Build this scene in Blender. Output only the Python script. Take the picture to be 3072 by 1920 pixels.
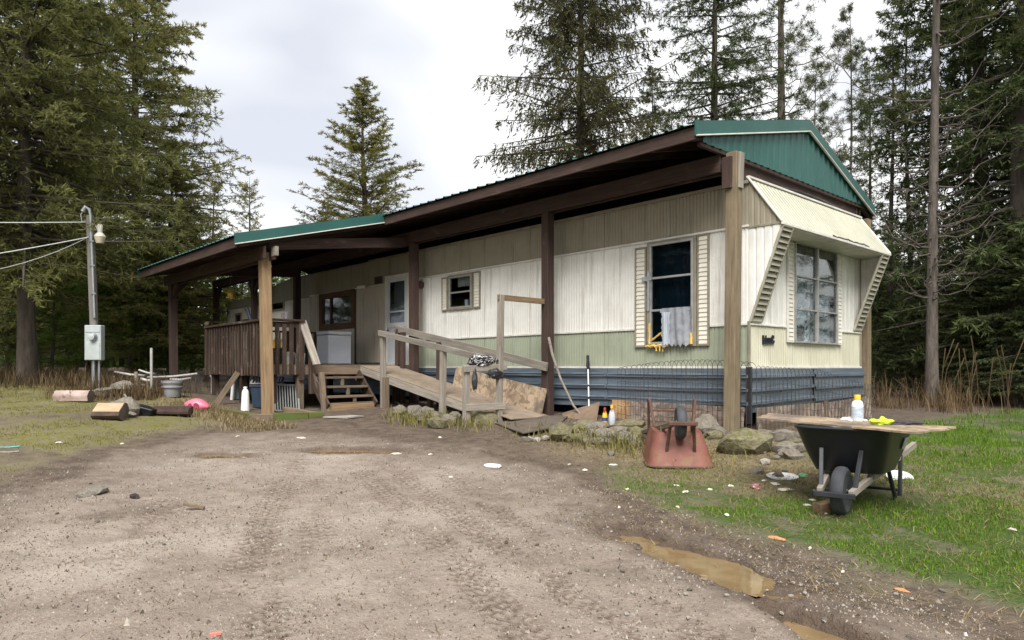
import bpy, bmesh, math, random
import numpy as np
from mathutils import Matrix, Vector
random.seed(7); rng = np.random.default_rng(11)
scn = bpy.context.scene
for o_ in list(bpy.data.objects): bpy.data.objects.remove(o_)
COL = scn.collection
R = math.radians
# ------------------------------------------------------------------ camera
cam_d = bpy.data.cameras.new('camera'); cam = bpy.data.objects.new('camera', cam_d); COL.objects.link(cam)
cam.location = (4.6, -8.44, 0.8); cam.rotation_euler = (R(90), 0, R(47.35))
cam_d.sensor_width = 36; cam_d.lens = 24.55; cam_d.shift_y = 0.0459; cam_d.clip_end = 2000; cam_d.clip_start = 0.05
scn.camera = cam
# ------------------------------------------------------------------ sky and sun
SUN_EL, SUN_AZ = R(50), R(312)          # compass direction the light comes from (world x,y angle)
w = bpy.data.worlds.new('World'); scn.world = w; w.use_nodes = True
nt = w.node_tree; nt.nodes.clear()
def wn(t, **k):
    n = nt.nodes.new(t)
    for a, b in k.items(): setattr(n, a, b)
    return n
out = wn('ShaderNodeOutputWorld'); bg = wn('ShaderNodeBackground'); bg.inputs[1].default_value = 0.10
sky = wn('ShaderNodeTexSky', sky_type='NISHITA', sun_disc=False)
sky.sun_elevation = SUN_EL; sky.sun_rotation = R(90) - SUN_AZ
tc = wn('ShaderNodeTexCoord'); mp = wn('ShaderNodeMapping'); mp.inputs['Scale'].default_value = (1, 1, 2.2); mp.inputs['Location'].default_value = (1.7, 0.4, 0.9)
nz = wn('ShaderNodeTexNoise'); nz.inputs['Scale'].default_value = 1.7; nz.inputs['Detail'].default_value = 3; nz.inputs['Roughness'].default_value = 0.45; nz.inputs['Distortion'].default_value = 0.3
cr = wn('ShaderNodeValToRGB'); cr.color_ramp.elements[0].position = 0.34; cr.color_ramp.elements[1].position = 0.70
cr.color_ramp.elements[0].color = (3.65, 3.78, 4.12, 1); cr.color_ramp.elements[1].color = (7.9, 7.7, 7.2, 1)
mx = wn('ShaderNodeMixRGB'); mx.inputs[0].default_value = 0.93
nt.links.new(tc.outputs['Generated'], mp.inputs[0]); nt.links.new(mp.outputs[0], nz.inputs['Vector'])
nt.links.new(nz.outputs[0], cr.inputs[0]); nt.links.new(sky.outputs[0], mx.inputs[1]); nt.links.new(cr.outputs[0], mx.inputs[2])
nt.links.new(mx.outputs[0], bg.inputs[0]); nt.links.new(bg.outputs[0], out.inputs[0])
sd = bpy.data.lights.new('sun', 'SUN'); sd.energy = 2.6; sd.angle = R(32); sd.color = (1, .97, .92)
sun = bpy.data.objects.new('sun', sd); COL.objects.link(sun)
sun.rotation_euler = Vector((math.cos(SUN_EL)*math.cos(SUN_AZ), math.cos(SUN_EL)*math.sin(SUN_AZ), math.sin(SUN_EL))).to_track_quat('Z', 'Y').to_euler()
sun.location = (0, -10, 20)
vs = scn.view_settings; vs.view_transform = 'Standard'; vs.look = 'None'; vs.gamma = 1; vs.exposure = 1.15; vs.use_curve_mapping = False
# ------------------------------------------------------------------ helpers
WM = {}
def link(o, M, parent=None):
    COL.objects.link(o); WM[o] = M
    if parent is not None:
        o.parent = parent; o.matrix_basis = WM[parent].inverted() @ M
    else: o.matrix_basis = M
    return o
def tag(o, label=None, cat=None, group=None, kind=None):
    if label: o['label'] = label
    if cat: o['category'] = cat
    if group: o['group'] = group
    if kind: o['kind'] = kind
    return o
def thing(name, loc, label, cat, group=None, rz=0):
    o = bpy.data.objects.new(name, None); o.empty_display_size = .2
    link(o, Matrix.Translation(Vector(loc)) @ Matrix.Rotation(rz, 4, 'Z')); return tag(o, label, cat, group)
def mesh_np(name, v, faces, smooth=False):
    v = np.asarray(v, np.float32); f = np.asarray(faces, np.int32); k = f.shape[1]
    me = bpy.data.meshes.new(name); me.vertices.add(len(v)); me.vertices.foreach_set('co', v.ravel())
    me.loops.add(f.size); me.loops.foreach_set('vertex_index', f.ravel())
    me.polygons.add(len(f)); me.polygons.foreach_set('loop_start', np.arange(0, f.size, k, dtype=np.int32))
    me.update(calc_edges=True)
    if smooth: me.polygons.foreach_set('use_smooth', np.ones(len(f), bool))
    return me
class MB:
    def __init__(s): s.v = []; s.f = []
    def add(s, v, f):
        n = len(s.v); s.v += [tuple(p) for p in v]; s.f += [tuple(i+n for i in q) for q in f]; return s
    def box(s, c, d, rot=None, taper=1.0):
        x, y, z = d[0]/2, d[1]/2, d[2]/2; t = taper
        vs_ = [Vector(p) for p in ((-x,-y,-z),(x,-y,-z),(x,y,-z),(-x,y,-z),(-x*t,-y*t,z),(x*t,-y*t,z),(x*t,y*t,z),(-x*t,y*t,z))]
        if rot is not None: vs_ = [rot @ p for p in vs_]
        return s.add([p+Vector(c) for p in vs_], [(3,2,1,0),(4,5,6,7),(0,1,5,4),(1,2,6,5),(2,3,7,6),(3,0,4,7)])
    def quad(s, a, b, c, d): return s.add([a, b, c, d], [(0, 1, 2, 3)])
    def tube(s, pts, r, seg=8, cap=True):
        pts = [Vector(p) for p in pts]; n = len(pts)
        rs = r if isinstance(r, (list, tuple)) else [r]*n
        vv = []; ff = []; pu = None
        for i, p in enumerate(pts):
            t = (pts[min(i+1, n-1)]-pts[max(i-1, 0)]).normalized()
            if pu is None:
                u = t.cross(Vector((0, 0, 1)));
                if u.length < .05: u = t.cross(Vector((1, 0, 0)))
            else: u = pu - t*pu.dot(t)
            u.normalize(); pu = u; v_ = t.cross(u)
            for k in range(seg):
                a = 2*math.pi*k/seg; vv.append(p+(u*math.cos(a)+v_*math.sin(a))*rs[i])
        for i in range(n-1):
            for k in range(seg):
                a = i*seg+k; b = i*seg+(k+1) % seg; ff.append((a, b, b+seg, a+seg))
        if cap: ff.append(tuple(range(seg-1, -1, -1))); ff.append(tuple(range((n-1)*seg, n*seg)))
        return s.add(vv, ff)
    def lathe(s, prof, c=(0, 0, 0), seg=20, rot=None, sx=1, sy=1):
        vv = []; ff = []
        for (r, z) in prof:
            for k in range(seg):
                a = 2*math.pi*k/seg; p = Vector((r*math.cos(a)*sx, r*math.sin(a)*sy, z))
                if rot is not None: p = rot @ p
                vv.append(p+Vector(c))
        for i in range(len(prof)-1):
            for k in range(seg):
                a = i*seg+k; b = i*seg+(k+1) % seg; ff.append((a, b, b+seg, a+seg))
        if prof[0][0] > 1e-5: ff.append(tuple(range(seg-1, -1, -1)))
        if prof[-1][0] > 1e-5: ff.append(tuple(range((len(prof)-1)*seg, len(prof)*seg)))
        return s.add(vv, ff)
    def prism(s, poly, axis, a, b):
        """poly of 2D pts extruded along axis ('x','y','z') from a to b"""
        n = len(poly)
        def P(q, t): return {'x': (t, q[0], q[1]), 'y': (q[0], t, q[1]), 'z': (q[0], q[1], t)}[axis]
        return s.add([P(q, a) for q in poly]+[P(q, b) for q in poly], [tuple(range(n-1, -1, -1)), tuple(range(n, 2*n))]+[(i, (i+1) % n, (i+1) % n+n, i+n) for i in range(n)])
    def build(s, name, m, parent=None, smooth=False, bevel=0, origin=None, fix=True):
        v = np.array([tuple(p) for p in s.v], float)
        lo, hi = v.min(0), v.max(0); o = np.array(origin, float) if origin is not None else np.array([(lo[0]+hi[0])/2, (lo[1]+hi[1])/2, lo[2]])
        me = bpy.data.meshes.new(name); me.from_pydata([tuple(p) for p in v-o], [], s.f)
        if fix or bevel:
            bm = bmesh.new(); bm.from_mesh(me)
            if smooth: bmesh.ops.remove_doubles(bm, verts=bm.verts, dist=1e-5)
            bmesh.ops.recalc_face_normals(bm, faces=bm.faces)
            if bevel: bmesh.ops.bevel(bm, geom=[e for e in bm.edges if len(e.link_faces) == 2 and e.calc_face_angle() > .5], offset=bevel, segments=1, affect='EDGES', clamp_overlap=True)
            bm.to_mesh(me); bm.free()
        if smooth:
            me.polygons.foreach_set('use_smooth', [True]*len(me.polygons))
            try: me.set_sharp_from_angle(angle=R(40))
            except Exception: pass
        ob = bpy.data.objects.new(name, me); me.materials.append(m)
        return link(ob, Matrix.Translation(Vector(o)), parent)
BOARD_CACHE = {}
def board(name, p0, p1, wd, th, m, parent=None, up=(0, 0, 1), bev=.004, roll=0):
    """straight timber from p0 to p1; wd across, th along up; local x is the grain"""
    p0, p1 = Vector(p0), Vector(p1); d = p1-p0; L = d.length; x = d/L; u = Vector(up)
    z = u-x*u.dot(x)
    if z.length < 1e-3: u = Vector((1, 0, 0)); z = u-x*u.dot(x)
    z.normalize(); y = z.cross(x)
    M = Matrix((( x[0], y[0], z[0], (p0[0]+p1[0])/2), (x[1], y[1], z[1], (p0[1]+p1[1])/2), (x[2], y[2], z[2], (p0[2]+p1[2])/2), (0, 0, 0, 1)))
    if roll: M = M @ Matrix.Rotation(roll, 4, 'X')
    key = (round(L, 3), round(wd, 4), round(th, 4), m.name)
    me = BOARD_CACHE.get(key)
    if me is None:
        bm = bmesh.new(); bmesh.ops.create_cube(bm, size=1); bmesh.ops.scale(bm, vec=(L, wd, th), verts=bm.verts)
        if bev: bmesh.ops.bevel(bm, geom=list(bm.edges), offset=min(bev, wd*.2, th*.2), segments=1, affect='EDGES')
        me = bpy.data.meshes.new(name); bm.to_mesh(me); bm.free(); me.materials.append(m); BOARD_CACHE[key] = me
    return link(bpy.data.objects.new(name, me), M, parent)
# ------------------------------------------------------------------ materials
MATS = {}
def newmat(name):
    m = bpy.data.materials.new(name); m.use_nodes = True; t = m.node_tree; b = t.nodes['Principled BSDF']; MATS[name] = m
    def N(ty, **k):
        n = t.nodes.new(ty)
        for a, v in k.items():
            if a in ('operation', 'blend_type', 'noise_dimensions', 'feature', 'distance', 'attribute_name', 'wave_type', 'bands_direction', 'wave_profile'): setattr(n, a, v)
            else: n.inputs[a.replace('_', ' ')].default_value = v
        return n
    return m, t, b, N, t.links.new
def ramp(N, c1, c2, p1=.35, p2=.65):
    r = N('ShaderNodeValToRGB'); e = r.color_ramp.elements; e[0].position = p1; e[1].position = p2; e[0].color = (*c1, 1); e[1].color = (*c2, 1); return r
def coords(N, L, scale=(1, 1, 1), rand=True):
    tc = N('ShaderNodeTexCoord'); mp = N('ShaderNodeMapping'); mp.inputs['Scale'].default_value = scale
    L(tc.outputs['Object'], mp.inputs[0])
    if rand:
        oi = N('ShaderNodeObjectInfo'); ml = N('ShaderNodeMath', operation='MULTIPLY'); ml.inputs[1].default_value = 37.0
        L(oi.outputs['Random'], ml.inputs[0]); L(ml.outputs[0], mp.inputs['Location'])
    return mp
def plain(name, c1, c2=None, scale=6, rough=.6, metal=0, bump=.1, stretch=(1, 1, 1), p=(.35, .65), detail=5, speck=None, rand=True, spec=.5, bscale=None, bdist=.01):
    m, t, b, N, L = newmat(name); c2 = c2 or tuple(x*.8 for x in c1)
    mp = coords(N, L, stretch, rand); n = N('ShaderNodeTexNoise', Scale=scale, Detail=detail, Roughness=.6); L(mp.outputs[0], n.inputs['Vector'])
    r = ramp(N, c1, c2, *p); L(n.outputs[0], r.inputs[0]); col = r.outputs[0]
    if speck:
        n2 = N('ShaderNodeTexNoise', Scale=speck[1], Detail=3, Roughness=.7); L(mp.outputs[0], n2.inputs['Vector'])
        r2 = ramp(N, (0, 0, 0), (1, 1, 1), speck[2], speck[2]+.08); L(n2.outputs[0], r2.inputs[0])
        mx = N('ShaderNodeMixRGB'); L(r2.outputs[0], mx.inputs[0]); L(col, mx.inputs[1]); mx.inputs[2].default_value = (*speck[0], 1); col = mx.outputs[0]
    L(col, b.inputs['Base Color']); b.inputs['Roughness'].default_value = rough; b.inputs['Metallic'].default_value = metal
    b.inputs['Specular IOR Level'].default_value = spec
    if bump:
        n3 = N('ShaderNodeTexNoise', Scale=bscale or scale*4, Detail=4); L(mp.outputs[0], n3.inputs['Vector'])
        bp = N('ShaderNodeBump', Strength=bump, Distance=bdist); L(n3.outputs[0], bp.inputs['Height']); L(bp.outputs[0], b.inputs['Normal'])
    return m
def wood(name, c1, c2, rough=.8, wear=None, wearpos=.6):
    """grain runs along local x"""
    m, t, b, N, L = newmat(name)
    mp = coords(N, L, (1.2, 22, 22)); n = N('ShaderNodeTexNoise', Scale=1.6, Detail=6, Roughness=.65, Distortion=.4); L(mp.outputs[0], n.inputs['Vector'])
    r = ramp(N, c1, c2, .33, .68); L(n.outputs[0], r.inputs[0]); col = r.outputs[0]
    mp2 = coords(N, L, (1, 2.5, 2.5)); n2 = N('ShaderNodeTexNoise', Scale=2.2, Detail=5, Roughness=.6); L(mp2.outputs[0], n2.inputs['Vector'])
    if wear:
        r2 = ramp(N, (0, 0, 0), (1, 1, 1), wearpos-.08, wearpos+.1); L(n2.outputs[0], r2.inputs[0])
        mx = N('ShaderNodeMixRGB'); L(r2.outputs[0], mx.inputs[0]); L(col, mx.inputs[1]); mx.inputs[2].default_value = (*wear, 1); col = mx.outputs[0]
    hv = N('ShaderNodeMixRGB', blend_type='MULTIPLY', Fac=.55); rr = ramp(N, (.62, .6, .58), (1.15, 1.12, 1.1), .3, .7); L(n2.outputs[0], rr.inputs[0])
    L(col, hv.inputs[1]); L(rr.outputs[0], hv.inputs[2])
    oi = N('ShaderNodeObjectInfo'); rv = ramp(N, (.82, .82, .82), (1.15, 1.13, 1.1), 0, 1); L(oi.outputs['Random'], rv.inputs[0])
    mv = N('ShaderNodeMixRGB', blend_type='MULTIPLY', Fac=1); L(hv.outputs[0], mv.inputs[1]); L(rv.outputs[0], mv.inputs[2])
    L(mv.outputs[0], b.inputs['Base Color']); b.inputs['Roughness'].default_value = rough; b.inputs['Specular IOR Level'].default_value = .3
    bp = N('ShaderNodeBump', Strength=.5, Distance=.004); L(n.outputs[0], bp.inputs['Height']); L(bp.outputs[0], b.inputs['Normal'])
    return m
def siding_mat(name, c, streak, spot=None, rough=.45):
    """enamelled sheet metal: vertical run-off stains, blotchy fading, grime"""
    m, t, b, N, L = newmat(name)
    mp = coords(N, L, (3.5, 3.5, .22), False); n = N('ShaderNodeTexNoise', Scale=2.6, Detail=7, Roughness=.72); L(mp.outputs[0], n.inputs['Vector'])
    r = ramp(N, (0, 0, 0), (1, 1, 1), .52, .76); L(n.outputs[0], r.inputs[0])
    mx = N('ShaderNodeMixRGB'); L(r.outputs[0], mx.inputs[0]); mx.inputs[1].default_value = (*c, 1); mx.inputs[2].default_value = (*streak, 1)
    mp2 = coords(N, L, (1, 1, 1), False); n2 = N('ShaderNodeTexNoise', Scale=1.3, Detail=7, Roughness=.65); L(mp2.outputs[0], n2.inputs['Vector'])
    r2 = ramp(N, (.80, .79, .76), (1.06, 1.06, 1.05), .3, .68); L(n2.outputs[0], r2.inputs[0])
    m2 = N('ShaderNodeMixRGB', blend_type='MULTIPLY', Fac=1); L(mx.outputs[0], m2.inputs[1]); L(r2.outputs[0], m2.inputs[2]); col = m2.outputs[0]
    n3 = N('ShaderNodeTexNoise', Scale=16, Detail=4, Roughness=.7); L(mp2.outputs[0], n3.inputs['Vector'])
    r3 = ramp(N, (0, 0, 0), (1, 1, 1), .66, .74); L(n3.outputs[0], r3.inputs[0]); m3 = N('ShaderNodeMixRGB'); L(r3.outputs[0], m3.inputs[0]); L(col, m3.inputs[1]); m3.inputs[2].default_value = (*(spot or tuple(x*.6 for x in c)), 1)
    L(m3.outputs[0], b.inputs['Base Color']); b.inputs['Roughness'].default_value = rough
    bp = N('ShaderNodeBump', Strength=.15, Distance=.02); L(n2.outputs[0], bp.inputs['Height']); L(bp.outputs[0], b.inputs['Normal'])
    return m
def osb_mat(name, c1, c2, c3):
    m, t, b, N, L = newmat(name); mp = coords(N, L, (1, 1, 1))
    nd = N('ShaderNodeTexNoise', Scale=9, Detail=2); L(mp.outputs[0], nd.inputs['Vector'])
    mxv = N('ShaderNodeMixRGB', Fac=.14); L(mp.outputs[0], mxv.inputs[1]); L(nd.outputs['Color'], mxv.inputs[2])
    v = N('ShaderNodeTexVoronoi', Scale=17.0); L(mxv.outputs[0], v.inputs['Vector'])
    sp = N('ShaderNodeSeparateColor'); L(v.outputs['Color'], sp.inputs[0]); r = ramp(N, c1, c2, .15, .85); L(sp.outputs[0], r.inputs[0])
    n = N('ShaderNodeTexNoise', Scale=2.4, Detail=5, Roughness=.6); L(mp.outputs[0], n.inputs['Vector']); r2 = ramp(N, (0, 0, 0), (1, 1, 1), .48, .68); L(n.outputs[0], r2.inputs[0])
    mx = N('ShaderNodeMixRGB'); L(r2.outputs[0], mx.inputs[0]); L(r.outputs[0], mx.inputs[1]); mx.inputs[2].default_value = (*c3, 1)
    L(mx.outputs[0], b.inputs['Base Color']); b.inputs['Roughness'].default_value = .85
    bp = N('ShaderNodeBump', Strength=.5, Distance=.004); L(sp.outputs[1], bp.inputs['Height']); L(bp.outputs[0], b.inputs['Normal'])
    return m
def glass_mat(name, tint=(.75, .8, .82), refl=.06, rough=.05):
    m, t, b, N, L = newmat(name); t.nodes.remove(b)
    tr = N('ShaderNodeBsdfTransparent'); tr.inputs[0].default_value = (*tint, 1); gl = N('ShaderNodeBsdfGlossy', Roughness=rough)
    lw = N('ShaderNodeLayerWeight'); pw = N('ShaderNodeMath', operation='POWER'); L(lw.outputs['Facing'], pw.inputs[0]); pw.inputs[1].default_value = 3.5
    ad = N('ShaderNodeMath', operation='MULTIPLY_ADD'); L(pw.outputs[0], ad.inputs[0]); ad.inputs[1].default_value = .6; ad.inputs[2].default_value = refl
    ms = N('ShaderNodeMixShader'); L(ad.outputs[0], ms.inputs[0]); L(tr.outputs[0], ms.inputs[1]); L(gl.outputs[0], ms.inputs[2])
    mp = coords(N, L, (1, 1, 1)); n = N('ShaderNodeTexNoise', Scale=2, Detail=2); L(mp.outputs[0], n.inputs['Vector']); bp = N('ShaderNodeBump', Strength=.08, Distance=.02); L(n.outputs[0], bp.inputs['Height']); L(bp.outputs[0], gl.inputs['Normal'])
    L(ms.outputs[0], t.nodes['Material Output'].inputs[0]); return m
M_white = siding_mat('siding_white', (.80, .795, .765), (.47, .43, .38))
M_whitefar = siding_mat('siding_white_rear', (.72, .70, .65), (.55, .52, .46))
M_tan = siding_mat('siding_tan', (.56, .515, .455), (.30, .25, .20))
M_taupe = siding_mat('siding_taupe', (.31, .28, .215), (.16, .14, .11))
M_green = siding_mat('siding_green', (.35, .385, .295), (.22, .24, .185))
M_beige = siding_mat('siding_beige', (.60, .585, .465), (.42, .38, .28))
M_awn = siding_mat('awning_beige', (.41, .405, .32), (.28, .265, .20))
M_trimw = plain('trim_white', (.72, .70, .66), (.56, .53, .48), 5, .45, bump=.05)
M_trimt = plain('trim_taupe', (.28, .25, .19), (.20, .18, .14), 6, .5, bump=.05)
M_alu = plain('aluminium_frame', (.50, .50, .48), (.36, .36, .35), 9, .42, .5, bump=.03)
M_shut = plain('shutter_cream', (.74, .71, .62), (.62, .59, .51), 5, .5, bump=.03)
M_louv = plain('louver_taupe', (.40, .38, .31), (.30, .28, .22), 7, .5, bump=.04)
M_skirt = plain('skirt_blue_metal', (.105, .138, .178), (.17, .208, .25), 3, .42, .25, bump=.15, stretch=(.5, .5, 4), speck=((.16, .10, .08), 9, .70), bscale=3, bdist=.03)
M_skirt_hl = plain('skirt_rib_highlight', (.30, .36, .42), (.18, .23, .29), 4, .45, .35, bump=.05)
M_roofg = plain('roof_green_metal', (.022, .088, .078), (.03, .108, .095), 2, .34, .1, bump=.03, bscale=2)
M_galv = plain('galvanised_edge', (.55, .56, .55), (.4, .42, .42), 6, .4, .6, bump=.03)
M_brown = wood('stained_brown_wood', (.040, .025, .022), (.078, .050, .042), wear=(.12, .095, .08), wearpos=.68)
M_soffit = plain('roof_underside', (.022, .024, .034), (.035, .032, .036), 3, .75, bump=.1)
M_post = wood('weathered_post', (.15, .115, .075), (.27, .22, .15), wear=(.12, .105, .06), wearpos=.6)
M_tanw = wood('tan_post_wood', (.19, .125, .07), (.33, .235, .14), wear=(.16, .13, .075), wearpos=.62)
M_grey = wood('weathered_grey_wood', (.19, .168, .142), (.35, .325, .29), wear=(.20, .19, .12), wearpos=.66)
M_deck = wood('worn_deck_wood', (.13, .095, .068), (.24, .185, .135), wear=(.10, .085, .065), wearpos=.6)
M_rail = wood('dark_rail_wood', (.040, .026, .020), (.095, .066, .050), wear=(.22, .18, .145), wearpos=.66)
M_mosswood = wood('mossy_timber', (.07, .07, .025), (.15, .14, .05), wear=(.09, .13, .03), wearpos=.5)
M_osb = osb_mat('osb_board', (.20, .145, .095), (.38, .29, .20), (.13, .10, .08))
M_osb2 = osb_mat('osb_weathered', (.17, .125, .10), (.34, .265, .215), (.15, .115, .095))
M_osbo = osb_mat('osb_fresh', (.30, .17, .075), (.46, .29, .14), (.22, .15, .09))
M_ply = plain('ramp_plywood', (.19, .145, .105), (.27, .215, .16), 3, .9, bump=.2, speck=((.12, .095, .075), 14, .60))
M_glass = glass_mat('window_glass')
M_darkglass = glass_mat('window_glass_dark', (.35, .42, .46), .02)
M_dark = plain('dark_interior', (.012, .012, .014), (.02, .02, .022), 3, .9, bump=0)
M_inter = plain('interior_panel', (.16, .12, .09), (.12, .09, .07), 2, .8, bump=0)
M_plastic = plain('crinkled_plastic', (.45, .47, .48), (.70, .71, .71), 4, .25, bump=.5, bscale=7, bdist=.05)
M_tape = plain('duct_tape_grey', (.30, .31, .34), (.42, .43, .46), 9, .35, .3, bump=.3)
M_tarp = plain('grey_cloth', (.20, .215, .245), (.30, .31, .34), 9, .75, bump=.4)
M_foam = plain('spray_foam_yellow', (.72, .50, .14), (.60, .38, .08), 20, .8, bump=.6)
M_black = plain('black_plastic', (.008, .009, .013), (.012, .013, .018), 5, .38, bump=.05)
M_blacksteel = plain('black_steel', (.02, .022, .027), (.035, .037, .043), 8, .45, .3, bump=.05)
M_rubber = plain('worn_rubber', (.03, .033, .04), (.06, .065, .075), 6, .8, bump=.2)
M_rust = plain('rusty_red_paint', (.215, .075, .052), (.13, .046, .034), 3.2, .65, .1, bump=.45, speck=((.17, .085, .045), 6, .55), bscale=14, bdist=.01)
M_rustdark = plain('dark_rust', (.075, .04, .03), (.13, .07, .05), 12, .8, .1, bump=.4)
M_appl = plain('appliance_white', (.62, .66, .74), (.56, .60, .68), 3, .35, bump=.03, speck=((.40, .40, .40), 8, .70))
M_whitepl = plain('white_plastic', (.80, .80, .80), (.70, .71, .72), 4, .35, bump=.05)
M_galvbox = plain('meter_box_grey', (.50, .54, .55), (.42, .46, .47), 5, .45, .25, bump=.06, speck=((.36, .34, .31), 10, .70))
M_conduit = plain('steel_conduit', (.42, .44, .46), (.32, .34, .36), 8, .4, .7, bump=.05)
M_wire = plain('rusty_wire', (.05, .045, .04), (.08, .07, .06), 20, .7, .4, bump=0)
M_cable = plain('pale_cable', (.62, .64, .62), (.45, .47, .46), 30, .5, bump=0)
M_rock = plain('grey_rock', (.125, .108, .085), (.22, .195, .16), 5, .9, bump=.7, speck=((.29, .27, .235), 9, .62), bscale=14, bdist=.02)
M_rockmoss = plain('mossy_rock', (.115, .10, .055), (.19, .17, .11), 4, .95, bump=.8, speck=((.095, .095, .028), 6, .52), bscale=12, bdist=.02)
M_pale = plain('pale_pebble', (.34, .315, .28), (.24, .215, .185), 7, .9, bump=.4)
M_bark = plain('conifer_bark', (.040, .031, .024), (.085, .068, .054), 5, .95, bump=.9, stretch=(2.2, 2.2, .5), bscale=12, bdist=.03)
M_barkpale = plain('pale_bark', (.065, .053, .044), (.13, .11, .093), 5, .95, bump=.9, stretch=(2.2, 2.2, .5), bscale=12, bdist=.03)
# ------------------------------------------------------------------ terrain
CP=np.array([(4.6,-8.44,-.66),(6.5,-11,-.72),(1,-12,-.6),(2.2,-2.7,-.38),(.35,-2.1,-.29),(1.4,-1.2,-.22),(0,-.4,.0),(.6,2,-.05),(0,3.8,-.03),(0,8,-.02),(-3.4,-.4,.02),(-3.5,-1.95,-.07),(-6.6,-1.4,.04),(-7.2,-3.35,-.02),(-10.8,-5.2,.33),(-12.2,-3.35,.33),(-9.5,-2.5,.1),(-12,-.3,.2),(-18,-1,.35),(-18,4,.3),(-10,4,.15),(-7,-6.3,.03),(-4,-5,-.22),(-2,-8,-.33),(-6.5,-10,-.12),(-12,-10,.25),(0,-5,-.36),(5,-2,-.45),(8,0,-.42),(6,5,-.2),(3,9,-.05),(10,8,-.2),(-25,-8,.6),(-20,12,.4),(-5,25,.3),(20,15,-.1),(-40,-20,.9),(-40,20,.8),(0,60,.6),(45,35,0),(30,-30,-.9),(-20,-40,0),(10,-30,-.9)],float)
def _phi(r2): return r2*np.log(np.maximum(r2,1e-9))*.5
def _fit():
    n=len(CP);P=CP[:,:2];d=((P[:,None]-P[None])**2).sum(-1)
    A=np.zeros((n+3,n+3));A[:n,:n]=_phi(d)+np.eye(n)*.6;A[:n,n]=A[n,:n]=1;A[:n,n+1:]=P;A[n+1:,:n]=P.T
    return np.linalg.solve(A,np.concatenate([CP[:,2],np.zeros(3)]))
TPSW=_fit()
def gbase(x,y):
    x=np.asarray(x,float);y=np.asarray(y,float);s=x.shape
    xx=np.clip(x.ravel(),-45,45);yy=np.clip(y.ravel(),-40,60)
    out=np.full(xx.shape,TPSW[-3])+TPSW[-2]*xx+TPSW[-1]*yy
    for i,(a,b,_) in enumerate(CP):
        out+=TPSW[i]*_phi((xx-a)**2+(yy-b)**2)
    return np.clip(out,-1,1).reshape(s)
_L = rng.random((256, 256))
def vnoise(x, y):
    xi = np.floor(x).astype(int); yi = np.floor(y).astype(int); fx = x-xi; fy = y-yi
    fx = fx*fx*(3-2*fx); fy = fy*fy*(3-2*fy)
    a = _L[xi % 256, yi % 256]; b = _L[(xi+1) % 256, yi % 256]; c = _L[xi % 256, (yi+1) % 256]; d = _L[(xi+1) % 256, (yi+1) % 256]
    return (a*(1-fx)+b*fx)*(1-fy)+(c*(1-fx)+d*fx)*fy-.5
def fbm(x, y, o=4, g=.5):
    s = 0; a = 1
    for k in range(o): s = s+a*vnoise(x*2**k+17.3*k, y*2**k+5.1*k); a *= g
    return s
def sst(x, a, b):
    t = np.clip((x-a)/(b-a), 0, 1); return t*t*(3-2*t)
DRIVE = np.array([(-5.9,-4.0),(-4.2,-3.4),(-1.6,-2.9),(-.2,-3.2),(1.3,-4.05),(2.3,-4.25),(3.6,-4.55),(8,-5.6),(9,-16),(-3,-16),(-1.3,-8.8),(-2.6,-7.6),(-3.9,-6.5),(-5.2,-5.3)])
def sdf(x, y, P):
    d = np.full(x.shape, 1e9); ins = np.zeros(x.shape, bool); n = len(P)
    for i in range(n):
        a = P[i]; b = P[(i+1) % n]; e = b-a
        t = np.clip(((x-a[0])*e[0]+(y-a[1])*e[1])/(e@e), 0, 1)
        d = np.minimum(d, np.hypot(x-a[0]-t*e[0], y-a[1]-t*e[1]))
        c = ((a[1] > y) != (b[1] > y)) & (x < (b[0]-a[0])*(y-a[1])/(b[1]-a[1]+1e-12)+a[0]); ins ^= c
    return np.where(ins, -d, d)
# name, centre, half sizes, heading
PUD = [((-3.66,-5.40),.32,.17,.8), ((-3.02,-4.16),.60,.20,.8), ((1.98,-4.47),.86,.20,-.26), ((3.30,-5.04),.50,.11,-.22)]
PUDL = []
for (c_, a_, b_, h_) in PUD:
    q = np.linspace(0, 2*np.pi, 40); px = c_[0]+1.4*(a_*np.cos(q)*np.cos(h_)-b_*np.sin(q)*np.sin(h_)); py = c_[1]+1.4*(a_*np.cos(q)*np.sin(h_)+b_*np.sin(q)*np.cos(h_))
    PUDL.append(float(np.quantile(gbase(px, py), .45))-.012)
def pudr(x, y, i, wob=True):
    (c_, a_, b_, h_) = PUD[i]; dx = x-c_[0]; dy = y-c_[1]
    u = (dx*math.cos(h_)+dy*math.sin(h_))/a_; v = (-dx*math.sin(h_)+dy*math.cos(h_))/b_
    r = np.hypot(u, v)
    return r+(fbm(x*3.1+i*9, y*3.1, 4, .6)*.75 if wob else 0)
TRK = [[(-2.9,-4.8),(-2.57,-5.02),(-.92,-6.03),(.59,-6.89),(1.5,-7.4)], [(-2.2,-4.5),(-1.67,-4.72),(.79,-5.56),(2.4,-6.2)], [(-2.3,-5.35),(-.37,-6.33),(1.6,-7.15)], [(-2.1,-4.2),(-1.66,-4.37),(.61,-5.15),(2.6,-5.8)], [(-3.2,-5.7),(-1.6,-6.6),(.2,-7.6)], [(-2.0,-5.15),(-.2,-6.0),(1.9,-6.9)], [(-1.4,-4.0),(.9,-4.9),(2.9,-5.5)]]
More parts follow.
